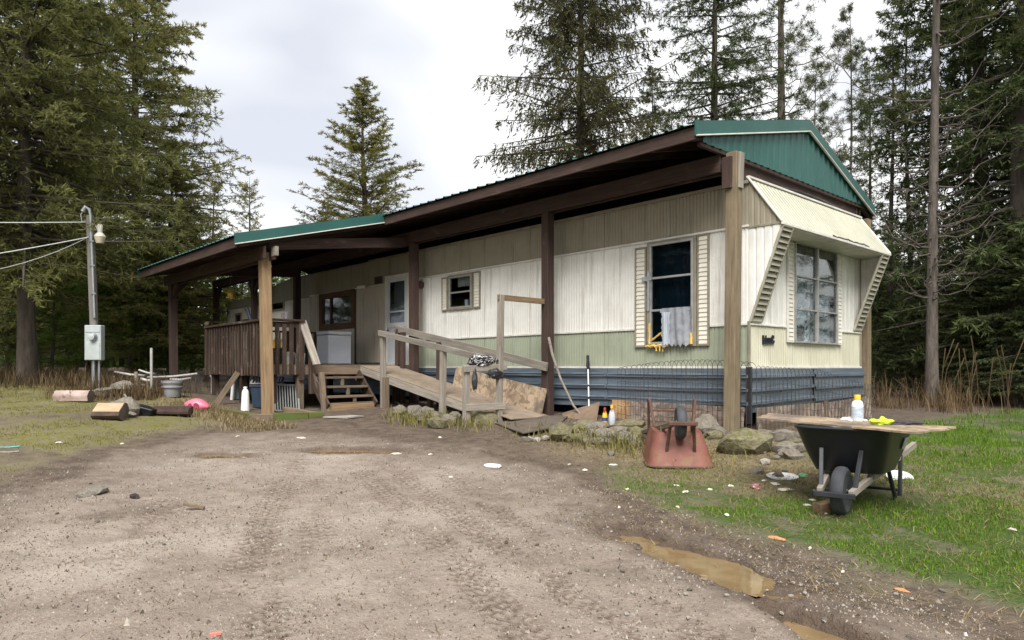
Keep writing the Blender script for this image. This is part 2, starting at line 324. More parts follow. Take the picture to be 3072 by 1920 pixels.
def tracks(x, y):
    dep = np.zeros(x.shape); s0 = 0
    for k, P in enumerate(TRK):
        P = np.array(P)
        # smooth the polyline
        t = np.linspace(0, len(P)-1, 24); P = np.stack([np.interp(t, range(len(P)), P[:, 0]), np.interp(t, range(len(P)), P[:, 1])], 1)
        for _ in range(6): P[1:-1] = (P[:-2]+P[1:-1]*2+P[2:])/4
        s = 0
        for a, b in zip(P[:-1], P[1:]):
            e = b-a; L_ = math.hypot(*e); e = e/L_
            u = (x-a[0])*e[0]+(y-a[1])*e[1]; v = -(x-a[0])*e[1]+(y-a[1])*e[0]
            m = (u >= 0) & (u < L_) & (np.abs(v) < .15)
            if m.any():
                uu = u[m]+s; vv = v[m]
                lug = sst(np.abs(((uu+np.abs(vv)*.5+.04*np.floor(vv/.06)) % .09)/.09-.5), .20, .30)
                grv = 1-sst(np.abs(((vv+.15) % .06)/.06-.5), .32, .44)
                edge = 1-sst(np.abs(vv), .10, .14)
                pat = fbm(x[m]*1.3+k*7, y[m]*1.3, 3)+.12
                dep[m] = np.maximum(dep[m], (.12+.88*lug*grv)*edge*np.clip(pat*6.0-.1, 0, 1))
            s += L_
    return dep
def ground_z(x, y, detail=True):
    x = np.asarray(x, float); y = np.asarray(y, float)
    z = gbase(x, y)
    for i in range(len(PUD)):
        rr = pudr(x, y, i); wgt = 1-sst(rr, .55, 1.25); z = z*(1-wgt)+(PUDL[i]-.026)*wgt
        bm_ = sst(rr, .92, 1.12)*(1-sst(rr, 1.3, 2.8)); z = z+bm_*np.maximum(0, PUDL[i]+.008-z)
    if detail:
        near = np.exp(-((x-1)**2+(y+5)**2)/140)
        sd = sdf(x, y, DRIVE)
        rough_ = .25+.75*sst(sd, -.3, .6)
        z = z+near*(fbm(x*.9, y*.9, 3)*.035*rough_+fbm(x*5, y*5, 4, .6)*.020*(.35+.65*rough_)+fbm(x*17, y*17, 2)*.010*(.5+.5*rough_))
        z = z-tracks(x, y)*.013
    return z
def gz(x, y): return float(ground_z(np.array([x]), np.array([y]), True)[0])
def spaced(segs):
    o = []
    for a, b, st in segs: o.append(np.arange(a, b-st*.5, st))
    return np.concatenate(o+[np.array([segs[-1][1]])])
def geo(a, b, n): return np.geomspace(a, b, n)
xs = np.concatenate([-geo(13, 220, 34)[::-1], spaced([(-12.8, -5, .11), (-5, -2, .045), (-2, 3.6, .019), (3.6, 7.5, .08)]), geo(8, 220, 34)])
ys = np.concatenate([-geo(10.2, 220, 26)[::-1], spaced([(-10, -7.7, .06), (-7.7, -3.9, .019), (-3.9, -.2, .05), (-.2, 9, .16)]), geo(9.6, 260, 34)])
GX, GY = np.meshgrid(xs, ys, indexing='ij')
GZ = ground_z(GX, GY)
nx, ny = GX.shape
I = np.arange(nx*ny).reshape(nx, ny)
gf = np.stack([I[:-1, :-1], I[1:, :-1], I[1:, 1:], I[:-1, 1:]], -1).reshape(-1, 4)
gme = mesh_np('ground', np.stack([GX, GY, GZ], -1).reshape(-1, 3), gf, True)
def zones(x, y):
    """grass, dark soil, straw litter, mossy lawn: kinds of ground cover by place"""
    n1 = fbm(x*.8, y*.8, 4, .6); n2 = fbm(x*2.7+3, y*2.7, 4, .6)
    sd = sdf(x, y, DRIVE)+n1*.55+n2*.2
    right = sst(x, -.6, .9)
    lawn = sst(sd, .22, .75)*right*sst(-(y-x*.0), -9, -7)
    litter_band = np.exp(-((y+1.55+n1*.8)/.8)**2)*sst(x, -3, -.5)*(1-sst(x, 1.6, 3.0))
    foot = sst(y, -1.2, -.5)*(1-sst(x, .4, 1.4))
    grass = lawn*(1-.85*np.clip(litter_band, 0, 1))*(1-foot)*(1-sst(n2+n1*.6, .12, .42)*.55)
    left = (1-sst(x, -5.2, -4.2))*sst(sd, .05, .8)*(1-sst(y, -4.3, -3.4))
    left2 = (1-sst(x, -3.0, -2.0))*sst(sd, .25, 1.0)*(1-sst(y, -5.2, -4.6))
    moss = np.clip(np.maximum(left, left2), 0, 1)*(1-sst(n1, .05, .35)*.8)
    damp = np.exp(-((x+1.9)/1.5)**2-((y+7.3)/1.0)**2)*sst(n1+n2*.7, -.3, .3)*.6+np.exp(-((x-.2)/2.6)**2-((y+3.4)/.55)**2)*.5*sst(n2, -.25, .2)
    damp = damp+.16*sst(n2+.6*n1, .05, .42)
    soil = np.clip(np.maximum(np.maximum(sst(sd, -.55, .12), .55*sst(sd+n2*.5, -1.5, -.1)), damp)-grass*.75-moss*.6, 0, 1)
    straw = np.clip(litter_band*.9+sst(x, 1.8, 3.5)*sst(n1, .02, .3)*.5*lawn+left*sst(y, -4.9, -4.2)*.7, 0, 1)
    return grass, soil, straw, moss
zg, zs_, zt, zm = zones(GX, GY)
att = gme.attributes.new('zone', 'FLOAT_COLOR', 'POINT')
att.data.foreach_set('color', np.stack([zg, zs_, zt, zm], -1).astype(np.float32).ravel())
wet_shade = np.zeros(GX.shape)
for i in range(len(PUD)): wet_shade = np.maximum(wet_shade, 1-sst(pudr(GX, GY, i), .8, 1.9))
wet_shade = np.maximum(wet_shade, np.clip(tracks(GX, GY)*1.3-.2, 0, 1))  # tread grooves: damp mud plus groove shade painted into the colour
att2 = gme.attributes.new('wet_shade', 'FLOAT', 'POINT'); att2.data.foreach_set('value', wet_shade.astype(np.float32).ravel())
m, t, b, N, L = newmat('ground_soil'); M_ground = m
tcn = N('ShaderNodeTexCoord'); at = N('ShaderNodeAttribute'); at.attribute_name = 'zone'; at2 = N('ShaderNodeAttribute'); at2.attribute_name = 'wet_shade'
sp = N('ShaderNodeSeparateColor'); L(at.outputs['Color'], sp.inputs[0])
def gn(sc, det=4, ro=.6):
    n = N('ShaderNodeTexNoise', Scale=sc, Detail=det, Roughness=ro); L(tcn.outputs['Object'], n.inputs['Vector']); return n.outputs[0]
def mixc(fac, a, b_, mode='MIX'):
    x = N('ShaderNodeMixRGB', blend_type=mode)
    for s_, v in ((0, fac), (1, a), (2, b_)):
        if isinstance(v, tuple): x.inputs[s_].default_value = (*v, 1)
        elif isinstance(v, float): x.inputs[s_].default_value = v
        else: L(v, x.inputs[s_])
    return x.outputs[0]
def rp(o, c1, c2, p1, p2):
    r = ramp(N, c1, c2, p1, p2); L(o, r.inputs[0]); return r.outputs[0]
K0, K1 = (0, 0, 0), (1, 1, 1)
nA, nB, nC, nD = gn(.9, 5), gn(6, 6, .7), gn(38, 4, .7), gn(120, 2, .6)
sand = rp(nB, (.195, .155, .126), (.30, .249, .208), .3, .7)
sand = mixc(rp(nA, K0, K1, .48, .66), sand, (.335, .285, .243))
sand = mixc(rp(nC, K0, K1, .56, .66), sand, (.185, .145, .115))
sand = mixc(rp(nD, K0, K1, .64, .70), sand, (.44, .41, .37))
soil = rp(nB, (.060, .044, .034), (.155, .118, .090), .32, .7)
soil = mixc(rp(nC, K0, K1, .60, .70), soil, (.24, .195, .15))
col = mixc(sp.outputs[1], sand, soil)
mossn = N('ShaderNodeMath', operation='MULTIPLY'); L(at.outputs['Alpha'], mossn.inputs[0]); L(rp(nB, (.25,)*3, K1, .36, .56), mossn.inputs[1])
col = mixc(mossn.outputs[0], col, rp(nC, (.095, .095, .024), (.20, .185, .06), .35, .68))
col = mixc(sp.outputs[2], col, rp(nC, (.16, .125, .07), (.34, .28, .17), .36, .66))
col = mixc(sp.outputs[0], col, rp(nC, (.035, .060, .012), (.075, .115, .022), .35, .68))
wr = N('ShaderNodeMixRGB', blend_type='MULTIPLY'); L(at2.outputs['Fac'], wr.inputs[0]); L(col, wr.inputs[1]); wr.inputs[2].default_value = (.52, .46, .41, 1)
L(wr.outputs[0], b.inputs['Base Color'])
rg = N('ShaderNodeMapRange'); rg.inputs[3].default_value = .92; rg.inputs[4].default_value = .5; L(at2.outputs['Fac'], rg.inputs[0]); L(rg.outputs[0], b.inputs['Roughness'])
b.inputs['Specular IOR Level'].default_value = .25
ad = N('ShaderNodeMath', operation='MULTIPLY_ADD'); L(nC, ad.inputs[0]); ad.inputs[1].default_value = 1.0; L(nB, ad.inputs[2])
bp = N('ShaderNodeBump', Strength=.8, Distance=.03); L(ad.outputs[0], bp.inputs['Height']); L(bp.outputs[0], b.inputs['Normal'])
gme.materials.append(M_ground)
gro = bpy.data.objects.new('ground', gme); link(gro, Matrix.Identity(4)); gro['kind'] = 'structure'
# puddles: level sheets of brown water lying in the hollows
m, t, b, N, L = newmat('muddy_water'); M_water = m
b.inputs['Base Color'].default_value = (.20, .135, .065, 1); b.inputs['Roughness'].default_value = .025; b.inputs['IOR'].default_value = 1.45
mp_ = coords(N, L, (1, 1, 1)); n_ = N('ShaderNodeTexNoise', Scale=5, Detail=3); L(mp_.outputs[0], n_.inputs['Vector']); L(rp(n_.outputs[0], (.155, .105, .050), (.215, .148, .075), .35, .65), b.inputs['Base Color'])
n2_ = N('ShaderNodeTexNoise', Scale=9, Detail=2); L(mp_.outputs[0], n2_.inputs['Vector']); bp = N('ShaderNodeBump', Strength=.04, Distance=.02); L(n2_.outputs[0], bp.inputs['Height']); L(bp.outputs[0], b.inputs['Normal'])
for i, (c_, a_, b_, h_) in enumerate(PUD):
    # fill the hollow cell by cell where the ground lies below the water level
    st = .02; ext = max(a_, b_)*1.7
    ux = np.arange(c_[0]-ext, c_[0]+ext, st); uy = np.arange(c_[1]-ext, c_[1]+ext, st); PX, PY = np.meshgrid(ux, uy, indexing='ij')
    ok = (ground_z(PX, PY) < PUDL[i]+.004) & (pudr(PX, PY, i) < 1.02)
    for j in range(len(PUD)):
        if PUDL[j] < PUDL[i]-.003: ok &= pudr(PX, PY, j) > 1.35
    sd0 = ok & (pudr(PX, PY, i, False) < .45)
    for _ in range(160):
        e = sd0.copy(); e[1:] |= sd0[:-1]; e[:-1] |= sd0[1:]; e[:, 1:] |= sd0[:, :-1]; e[:, :-1] |= sd0[:, 1:]; sd0 = e & ok
    ok = sd0
    k = ok.copy(); k[1:] |= ok[:-1]; k[:-1] |= ok[1:]; k2 = k.copy(); k2[:, 1:] |= k[:, :-1]; k2[:, :-1] |= k[:, 1:]
    idx = np.arange(PX.size).reshape(PX.shape); cell = k2[:-1, :-1] & k2[1:, :-1] & k2[1:, 1:] & k2[:-1, 1:]
    ff = np.stack([idx[:-1, :-1], idx[1:, :-1], idx[1:, 1:], idx[:-1, 1:]], -1)[cell]
    if len(ff) == 0: continue
    used, inv = np.unique(ff, return_inverse=True)
    vv = np.stack([PX.ravel()[used]-c_[0], PY.ravel()[used]-c_[1], np.zeros(len(used))], -1)
    me = mesh_np('puddle', vv, inv.reshape(ff.shape), True); me.materials.append(M_water)
    o = bpy.data.objects.new('puddle', me); link(o, Matrix.Translation((c_[0], c_[1], PUDL[i]))); o['kind'] = 'structure'
# ------------------------------------------------------------------ mobile home
HOME = thing('mobile_home', (-9, 1.82, 0), 'long single-wide mobile home with white, taupe and green ribbed metal siding', 'mobile home')
W_, LEN = 3.64, 17.97
ZS, ZG, ZW = .80, 1.36, 2.63            # skirt top, green/white joint, white/taupe joint
def ribs(a0, a1, pitch, dep):
    o = []; k = math.floor(a0/pitch)
    while k*pitch < a1:
        for fr, dd in ((0, 0), (.62, 0), (.72, 1), (.90, 1)):
            a = (k+fr)*pitch
            if a0 < a < a1: o.append((a, dd*dep))
        k += 1
    def at(a):
        f = (a/pitch) % 1; return dep if .72 <= f <= .9 else 0
    return [(a0, at(a0))]+o+[(a1, at(a1))]
def sheet(mb, plane, base, sgn, a0, a1, zlo, zhi, pitch, dep):
    """ribbed sheet; plane 'y': runs along x at y=base, 'x': runs along y at x=base; sgn = outward sign; zlo/zhi may be functions of a"""
    fl = zlo if callable(zlo) else (lambda a: zlo); fh = zhi if callable(zhi) else (lambda a: zhi)
    pr = ribs(a0, a1, pitch, dep); v = []; f = []
    for i, (a, d) in enumerate(pr):
        for z in (fl(a), fh(a)):
            v.append((a, base-sgn*d, z) if plane == 'y' else (base-sgn*d, a, z))
        if i: f.append((2*i-2, 2*i, 2*i+1, 2*i-1))
    mb.add(v, f)
def band(name, mat, plane, base, sgn, a0, a1, z0, z1, holes, pitch, dep, parent, seam=1.22):
    """each factory sheet of the band is its own part, with the window holes left open"""
    cuts = [a0]; k = math.ceil(a0/seam+.05)
    while k*seam < a1-.1: cuts.append(k*seam); k += 1
    cuts.append(a1)
    for s0, s1 in zip(cuts[:-1], cuts[1:]):
        mb = MB(); xsn = sorted({s0+.002, s1-.002} | {h for hl in holes for h in hl[:2] if s0 < h < s1})
        for p, q in zip(xsn[:-1], xsn[1:]):
            c = (p+q)/2; segs = [(z0, z1)]
            for (h0, h1, g0, g1) in holes:
                if h0 < c < h1:
                    ns = []
                    for lo, hi in segs:
                        L0 = lo if not callable(lo) else lo; H0 = hi if not callable(hi) else hi(c)
                        if g0 > L0+.01: ns.append((L0, min(g0, H0)))
                        if g1 < H0-.01: ns.append((max(g1, L0), hi))
                    segs = [s for s in ns if (s[1](c) if callable(s[1]) else s[1])-s[0] > .005]
            for lo, hi in segs: sheet(mb, plane, base, sgn, p, q, lo, hi, pitch, dep)
        if mb.v: mb.build(name, mat, parent, fix=False)
HOLES = [(-1.55, -.82, 1.12, 2.59), (-6.37, -5.67, 1.93, 2.57), (-11.56, -10.11, 1.84, 2.53), (-8.60, -7.80, .84, 2.76), (-14.58, -13.83, 2.40, 2.61), (-17.25, -16.85, 1.95, 2.42)]
def topz(a): return 3.21-.34*float(sst(np.array(-a), 13.2, 16.2))
band('siding_panel', M_green, 'y', 0, -1, -LEN, 0, ZS, ZG, HOLES, .055, .009, HOME)
band('siding_panel', M_white, 'y', -.004, -1, -7.3, 0, ZG, ZW, HOLES, .055, .009, HOME)
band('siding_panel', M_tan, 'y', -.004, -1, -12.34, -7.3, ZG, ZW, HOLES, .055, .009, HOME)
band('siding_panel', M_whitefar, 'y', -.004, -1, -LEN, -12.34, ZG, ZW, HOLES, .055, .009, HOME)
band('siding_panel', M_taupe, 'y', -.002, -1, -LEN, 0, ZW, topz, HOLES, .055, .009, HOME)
# end wall facing the drive, rear and back walls
EH = [(1.24, 2.64, 1.16, 2.575)]
band('siding_panel', M_beige, 'x', 0, 1, 0, W_, ZS, ZG, EH, .055, .008, HOME)
band('siding_panel', M_white, 'x', .004, 1, 0, W_, ZG, 2.62, EH, .16, .006, HOME)
band('siding_panel', M_taupe, 'x', -.03, 1, 0, W_, 2.6, 3.24, [], .16, .006, HOME)
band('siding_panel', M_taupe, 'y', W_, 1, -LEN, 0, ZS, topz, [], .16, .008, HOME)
band('siding_panel', M_whitefar, 'x', -LEN, -1, 0, W_, ZS, 2.87, [], .16, .008, HOME)
mb = MB()
for a0, a1 in zip(np.linspace(-LEN, 0, 25)[:-1], np.linspace(-LEN, 0, 25)[1:]):
    prof = [(y, math.sin(math.pi*y/W_)*.13) for y in np.linspace(0, W_, 9)]
    v = [(a, y, topz(a)+h+.01) for a in (a0, a1) for y, h in prof]
    mb.add(v, [(i, i+1, i+10, i+9) for i in range(8)])
mb.build('roof_sheet', M_galv, HOME, smooth=True)
mb = MB(); mb.box((-LEN/2, W_/2, ZS-.06), (LEN-.1, W_-.1, .1)); mb.build('floor', M_inter, HOME)
mb = MB(); mb.box((-LEN/2, 1.9, 1.95), (LEN-.2, .05, 2.1)); mb.build('inner_wall', M_inter, HOME)
mb = MB(); mb.box((-3.9, 1.0, 1.95), (.05, 1.7, 2.1)); mb.build('inner_wall', M_inter, HOME)
# trims
def trim(x0, x1, z, h, d, mat, name='trim', y=0): return board(name, (x0, y-d/2-.005, z), (x1, y-d/2-.005, z), d, h, mat, HOME, bev=.002)
trim(-LEN, 0, ZS-.005, .03, .016, M_trimw)
for a_, b_ in ((-7.6, -1.83), (-.57, 0)): trim(a_, b_, ZG, .028, .014, M_trimw)
trim(-LEN, -12.4, ZG, .028, .014, M_trimw)
for a, b_ in ((-12.3, -8.67), (-7.73, 0)): trim(a, b_, ZW+.012, .03, .018, M_trimw)
trim(-LEN, -12.4, ZW, .03, .016, M_trimt)
trim(-9.4, 0, 3.215, .045, .03, M_trimt, 'roof_gutter')
board('trim', (.010, -.02, ZS-.005), (.010, W_+.02, ZS-.005), .016, .03, M_trimw, HOME, bev=.002)
for a_, b_ in ((0, 1.01), (2.84, W_)): board('trim', (.012, a_, ZG), (.012, b_, ZG), .012, .022, M_trimw, HOME, bev=.002)
board('corner_trim', (.0, -.004, ZS), (.0, -.004, 1.40), .035, .035, M_trimt, HOME, up=(1, 0, 0), bev=.004)
board('corner_trim', (.0, W_+.002, ZS), (.0, W_+.002, 3.2), .035, .035, M_trimt, HOME, up=(1, 0, 0), bev=.004)
board('corner_trim', (-LEN, -.004, ZS), (-LEN, -.004, 2.86), .035, .035, M_trimt, HOME, up=(1, 0, 0), bev=.004)
# --- windows (frames on the long wall)
def rect_frame(name, plane, base, sgn, a0, a1, z0, z1, wd, dep, mat, parent):
    """picture frame of four bars as one part"""
    mb = MB()
    def bx(p, q, r, s):
        c = ((p+q)/2, base+sgn*dep/2, (r+s)/2); d = (q-p, dep, s-r)
        if plane == 'x': c = (c[1], c[0], c[2]); d = (d[1], d[0], d[2])
        mb.box(c, d)
    bx(a0, a1, z1-wd, z1); bx(a0, a1, z0, z0+wd); bx(a0, a0+wd, z0+wd, z1-wd); bx(a1-wd, a1, z0+wd, z1-wd)
    return mb.build(name, mat, parent, bevel=.003)
def pane(plane, base, a0, a1, z0, z1, mat, parent, name='pane'):
    mb = MB(); c = ((a0+a1)/2, base, (z0+z1)/2); d = (a1-a0, .006, z1-z0)
    if plane == 'x': c = (c[1], c[0], c[2]); d = (d[1], d[0], d[2])
    return mb.box(c, d).build(name, mat, parent)
def shutter(plane, base, sgn, a0, a1, z0, z1, mat_f, mat_s, parent, pitch=.062, slats=True, group=None):
    fr = rect_frame('shutter', plane, base, sgn, a0, a1, z0, z1, .025 if a1-a0 > .15 else .018, .03, mat_f, parent)
    mb = MB(); c = ((a0+a1)/2, base+sgn*.006, (z0+z1)/2); d = (a1-a0-.02, .008, z1-z0-.02)
    if plane == 'x': c = (c[1], c[0], c[2]); d = (d[1], d[0], d[2])
    mb.box(c, d).build('backing', mat_s, fr)
    if slats:
        n = int((z1-z0-.05)/pitch); me = None
        for k in range(n):
            z = z0+.028+(k+.5)*(z1-z0-.056)/n; h = (z1-z0-.056)/n
            if me is None:
                mb = MB(); wd = a1-a0-(.054 if a1-a0 > .15 else .038)
                prof = [(.010, -h/2+.002), (.026, -h/2+.002), (.014, h/2), (.010, h/2)]
                if plane == 'y': mb.prism([(p[0]*sgn, p[1]) for p in prof], 'x', -wd/2, wd/2)
                else: mb.prism([(p[0]*sgn, p[1]) for p in prof], 'y', -wd/2, wd/2)
                o = mb.build('slat', mat_s, None, origin=(0, 0, 0)); me = o.data; COL.objects.unlink(o); bpy.data.objects.remove(o)
            M = Matrix.Translation(((a0+a1)/2, base, z) if plane == 'y' else (base, (a0+a1)/2, z))
            link(bpy.data.objects.new('slat', me), M, fr)
    return fr
# big taped window
WIN = rect_frame('window', 'y', -.006, -1, -1.60, -.77, 1.09, 2.62, .05, .035, M_trimt, HOME)
rect_frame('sash', 'y', -.012, -1, -1.55, -.82, 1.13, 2.59, .032, .036, M_alu, WIN)
for z in (2.09, 1.62): board('glazing_bar', (-1.52, -.03, z), (-.85, -.03, z), .036, .03, M_alu, WIN, bev=.003)
for z0, z1 in ((2.105, 2.56), (1.635, 2.075), (1.16, 1.605)): pane('y', -.012, -1.52, -.85, z0, z1, M_darkglass, WIN)
shutter('y', -.006, -1, -1.825, -1.62, 1.09, 2.57, M_trimt, M_shut, HOME)
shutter('y', -.006, -1, -.76, -.575, 1.09, 2.63, M_trimt, M_shut, HOME)
# tape, cloth patch and foam on the broken lower light
def rag(mb, x0, x1, z0, z1, y, amp, nx=14, nz=12, seed=0, ragged=.03):
    r = np.random.default_rng(seed); v = []; f = []; ph = r.random(4)*6
    for j in range(nz+1):
        for i in range(nx+1):
            u = i/nx; w_ = j/nz; x = x0+(x1-x0)*u; z = z0+(z1-z0)*w_
            if j == 0: z += r.uniform(-ragged, ragged)
            if i in (0, nx): x += r.uniform(-ragged, ragged)*.4
            yy = y-amp*(.5+.5*math.sin(u*17+ph[0]+w_*1.5)*math.sin(u*7+ph[1]))-amp*.3*r.random()
            v.append((x, yy, z))
    for j in range(nz):
        for i in range(nx): a = j*(nx+1)+i; f.append((a, a+1, a+nx+2, a+nx+1))
    mb.add(v, f)
mb = MB(); rag(mb, -1.7, -.7, 1.0, 2.7, .10, .05, 30, 6, 21, .002); tag(mb.build('curtain', plain('blue_grey_curtain', (.10, .165, .195), (.15, .215, .245), 3, .8, bump=.3, stretch=(6, 1, .4)), WIN))
mb = MB(); rag(mb, -1.30, -.83, 1.10, 1.64, -.055, .035, 20, 14, 3); tag(mb.build('cloth_patch', M_tarp, WIN, smooth=True), 'wrinkled grey cloth taped over the lower pane')
mb = MB(); rag(mb, -1.30, -1.16, 1.11, 1.58, -.075, .02, 8, 10, 4); mb.build('plastic_strip', plain('pale_blue_plastic', (.45, .50, .55), (.36, .40, .46), 5, .4), WIN, smooth=True)
mb = MB(); rag(mb, -1.345, -.84, 1.585, 1.625, -.06, .008, 12, 3, 5, .008); mb.build('tape_strip', M_tape, WIN)
mb = MB(); rag(mb, -1.585, -1.53, 1.62, 2.20, -.058, .008, 4, 14, 6, .01); mb.build('tape_strip', M_tape, WIN)
mb = MB(); rag(mb, -1.67, -1.50, 2.06, 2.12, -.062, .006, 6, 3, 7, .01); mb.build('tape_strip', M_tape, WIN)
def foam(pts, r, nm='foam_bead'):
    q = [Vector(p)+Vector((random.uniform(-.006, .006), 0, random.uniform(-.008, .008))) for p in pts]
    mb = MB(); mb.tube(q, [r*random.uniform(.7, 1.35) for _ in q], 7); return mb.build(nm, M_foam, WIN, smooth=True)
foam([(-1.60+.035*i, -.055, 1.105+.01*math.sin(i*2)) for i in range(12)], .022)
foam([(-1.545, -.05, 1.13+.045*i) for i in range(8)], .016)
foam([(-1.50+.03*i, -.06, 1.19+.016*i) for i in range(11)], .015)
foam([(-.835, -.06, 1.12+.04*i) for i in range(5)], .02)
for k, dx in enumerate((-1.42, -1.36, -1.30)): foam([(dx, -.06, 1.10), (dx, -.062, 1.05-.01*k), (dx+.005, -.062, 1.03)], .012)
# small kitchen window
W2 = rect_frame('window', 'y', -.006, -1, -6.40, -5.64, 1.91, 2.60, .04, .035, M_trimt, HOME)
for z in (2.25,): board('glazing_bar', (-6.34, -.025, z), (-5.70, -.025, z), .03, .03, M_alu, W2, bev=.003)
rect_frame('sash', 'y', -.01, -1, -6.365, -5.675, 1.945, 2.565, .03, .03, M_alu, W2)
for z0, z1 in ((2.265, 2.53), (1.975, 2.235)): pane('y', -.008, -6.33, -5.70, z0, z1, M_glass, W2)
mb = MB(); rag(mb, -6.17, -5.69, 2.36, 2.57, .05, .02, 16, 6, 9, .004); mb.build('curtain', plain('kitchen_curtain', (.50, .45, .38), (.40, .36, .30), 4, .9), W2, smooth=True)
mb = MB(); mb.lathe([(.035, 0), (.042, .09), (.044, .11), (.038, .11), (.036, .02)], (-5.93, .07, 1.99), 12); mb.build('cup', M_whitepl, W2, smooth=True)
mb = MB(); mb.box((-6.02, .10, 1.965), (.7, .16, .03)); mb.build('sill', M_trimw, W2)
shutter('y', -.006, -1, -6.605, -6.42, 1.91, 2.58, M_trimt, M_shut, HOME, .055)
shutter('y', -.006, -1, -5.62, -5.42, 1.91, 2.60, M_trimt, M_shut, HOME, .055)
# brown framed picture window under the porch
M_bframe = wood('brown_window_frame', (.10, .055, .035), (.17, .10, .065))
W3 = rect_frame('window', 'y', -.006, -1, -11.72, -9.99, 1.72, 2.64, .14, .05, M_bframe, HOME)
board('mullion', (-11.15, -.03, 1.86), (-11.15, -.03, 2.5), .04, .04, M_bframe, W3, up=(0, 1, 0))
for a0, a1 in ((-11.58, -11.17), (-11.13, -10.13)): pane('y', -.01, a0, a1, 1.86, 2.5, M_glass, W3)
mb = MB(); rag(mb, -11.1, -10.2, 1.84, 2.5, .10, .04, 24, 4, 12, .003); mb.build('curtain', plain('olive_curtain', (.14, .14, .075), (.22, .215, .13), 6, .9), W3, smooth=True)
mb = MB(); mb.box((-10.85, -.012, 1.28), (1.7, .016, .85)); mb.build('cladding_board', M_tan, HOME)
board('cladding_batten', (-9.96, -.02, .84), (-9.96, -.02, 2.62), .09, .03, M_bframe, HOME, up=(0, 1, 0))
# loose ribbed sheet fixed beside the door
mb = MB(); sheet(mb, 'y', -.05, -1, -9.88, -8.67, .90, 2.62, .055, .012); tag(mb.build('siding_panel', siding_mat('siding_tan_sheet', (.50, .45, .38), (.28, .22, .17)), HOME, fix=False), 'tan ribbed sheet with dark stains beside the door')
# door
DOOR = rect_frame('door', 'y', -.006, -1, -8.66, -7.74, .83, 2.80, .06, .05, M_trimw, HOME)
M_door = plain('door_white', (.60, .63, .67), (.52, .55, .58), 3, .45, bump=.04)
mb = MB(); mb.box((-8.2, -.012, 1.26), (.80, .03, .86)); mb.build('lower_panel', M_door, DOOR, bevel=.004)
rect_frame('storm_frame', 'y', -.014, -1, -8.60, -7.80, 1.66, 2.75, .10, .03, M_door, DOOR)
board('glazing_bar', (-8.5, -.028, 2.0), (-7.9, -.028, 2.0), .03, .035, M_door, DOOR)
pane('y', -.016, -8.5, -7.9, 2.015, 2.65, M_glass, DOOR); pane('y', -.016, -8.5, -7.9, 1.76, 1.985, M_glass, DOOR)
mb = MB(); mb.box((-8.2, .10, 2.2), (.62, .02, 1.0)); mb.build('inner_door', plain('inner_door_panel', (.22, .24, .25), (.30, .32, .33), 3, .6), DOOR)
mb = MB(); mb.tube([(-8.52, -.05, 1.62), (-8.52, -.085, 1.60), (-8.45, -.085, 1.60)], .012, 8); mb.build('handle', M_blacksteel, DOOR, smooth=True)
mb = MB(); mb.box((-8.20, -.036, 1.58), (.14, .01, .02)); mb.build('vent_slot', M_blacksteel, DOOR)
# lights and small plates on the wall
mb = MB(); mb.tube([(-9.43, -.07, 2.645), (-9.52, -.13, 2.64), (-9.60, -.16, 2.62)], [.045, .04, .05], 10); mb.build('wall_light', M_trimw, HOME, smooth=True)
mb = MB(); mb.lathe([(.02, 0), (.075, .01), (.085, .05), (.06, .09), (.0, .10)], (-7.30, -.005, 2.50), 14, Matrix.Rotation(R(90), 3, 'X')); mb.build('wall_light', plain('brown_lamp', (.13, .065, .05), (.10, .05, .04), 8, .5), HOME, smooth=True)
mb = MB(); mb.box((-8.97, -.02, 2.75), (.30, .02, .16)); mb.build('name_plate', plain('dark_plate', (.06, .035, .035), None, 6, .6), HOME)
# rear windows
W4 = rect_frame('window', 'y', -.006, -1, -14.60, -13.81, 2.385, 2.625, .035, .03, M_trimt, HOME); pane('y', -.01, -14.57, -13.84, 2.41, 2.60, M_darkglass, W4)
W5 = rect_frame('window', 'y', -.006, -1, -17.28, -16.82, 1.90, 2.47, .06, .03, M_trimt, HOME); pane('y', -.01, -17.22, -16.88, 1.96, 2.41, M_glass, W5); board('glazing_bar', (-17.22, -.03, 2.2), (-16.88, -.03, 2.2), .02, .03, M_trimt, W5)
# --- end window of six lights with its narrow shutters
W6 = rect_frame('window', 'x', .008, 1, 1.22, 2.66, 1.145, 2.59, .028, .04, M_alu, HOME)
board('mullion', (.03, 1.94, 1.17), (.03, 1.94, 2.56), .045, .05, M_alu, W6, up=(1, 0, 0), bev=.003)
zz = [1.17, 1.627, 2.10, 2.565]
for a0, a1 in ((1.248, 1.918), (1.963, 2.632)):
    for z0, z1 in zip(zz[:-1], zz[1:]): pane('x', .016, a0, a1, z0+.01, z1-.01, M_glass, W6)
    for z in zz[1:3]: board('glazing_bar', (.028, a0, z), (.028, a1, z), .04, .024, M_alu, W6, bev=.003)
def crinkle(y0, y1, z0, z1, seed, mat, nm, x=-.06):
    r = np.random.default_rng(seed); nx_, nz_ = 16, 20; v = []; f = []
    for j in range(nz_+1):
        for i in range(nx_+1): v.append((x-.10*r.random()*(.3+.7*(0 < i < nx_)), y0+(y1-y0)*i/nx_+r.uniform(-.012, .012), z0+(z1-z0)*j/nz_+r.uniform(-.012, .012)))
    for j in range(nz_):
        for i in range(nx_): a = j*(nx_+1)+i; f += [(a, a+1, a+nx_+2), (a, a+nx_+2, a+nx_+1)]
    mb = MB(); mb.add(v, f); return mb.build(nm, mat, W6, fix=False)
M_sheetg = plain('hazy_grey_plastic', (.20, .235, .235), (.30, .33, .33), 3, .3, bump=.4, bscale=5, bdist=.04)
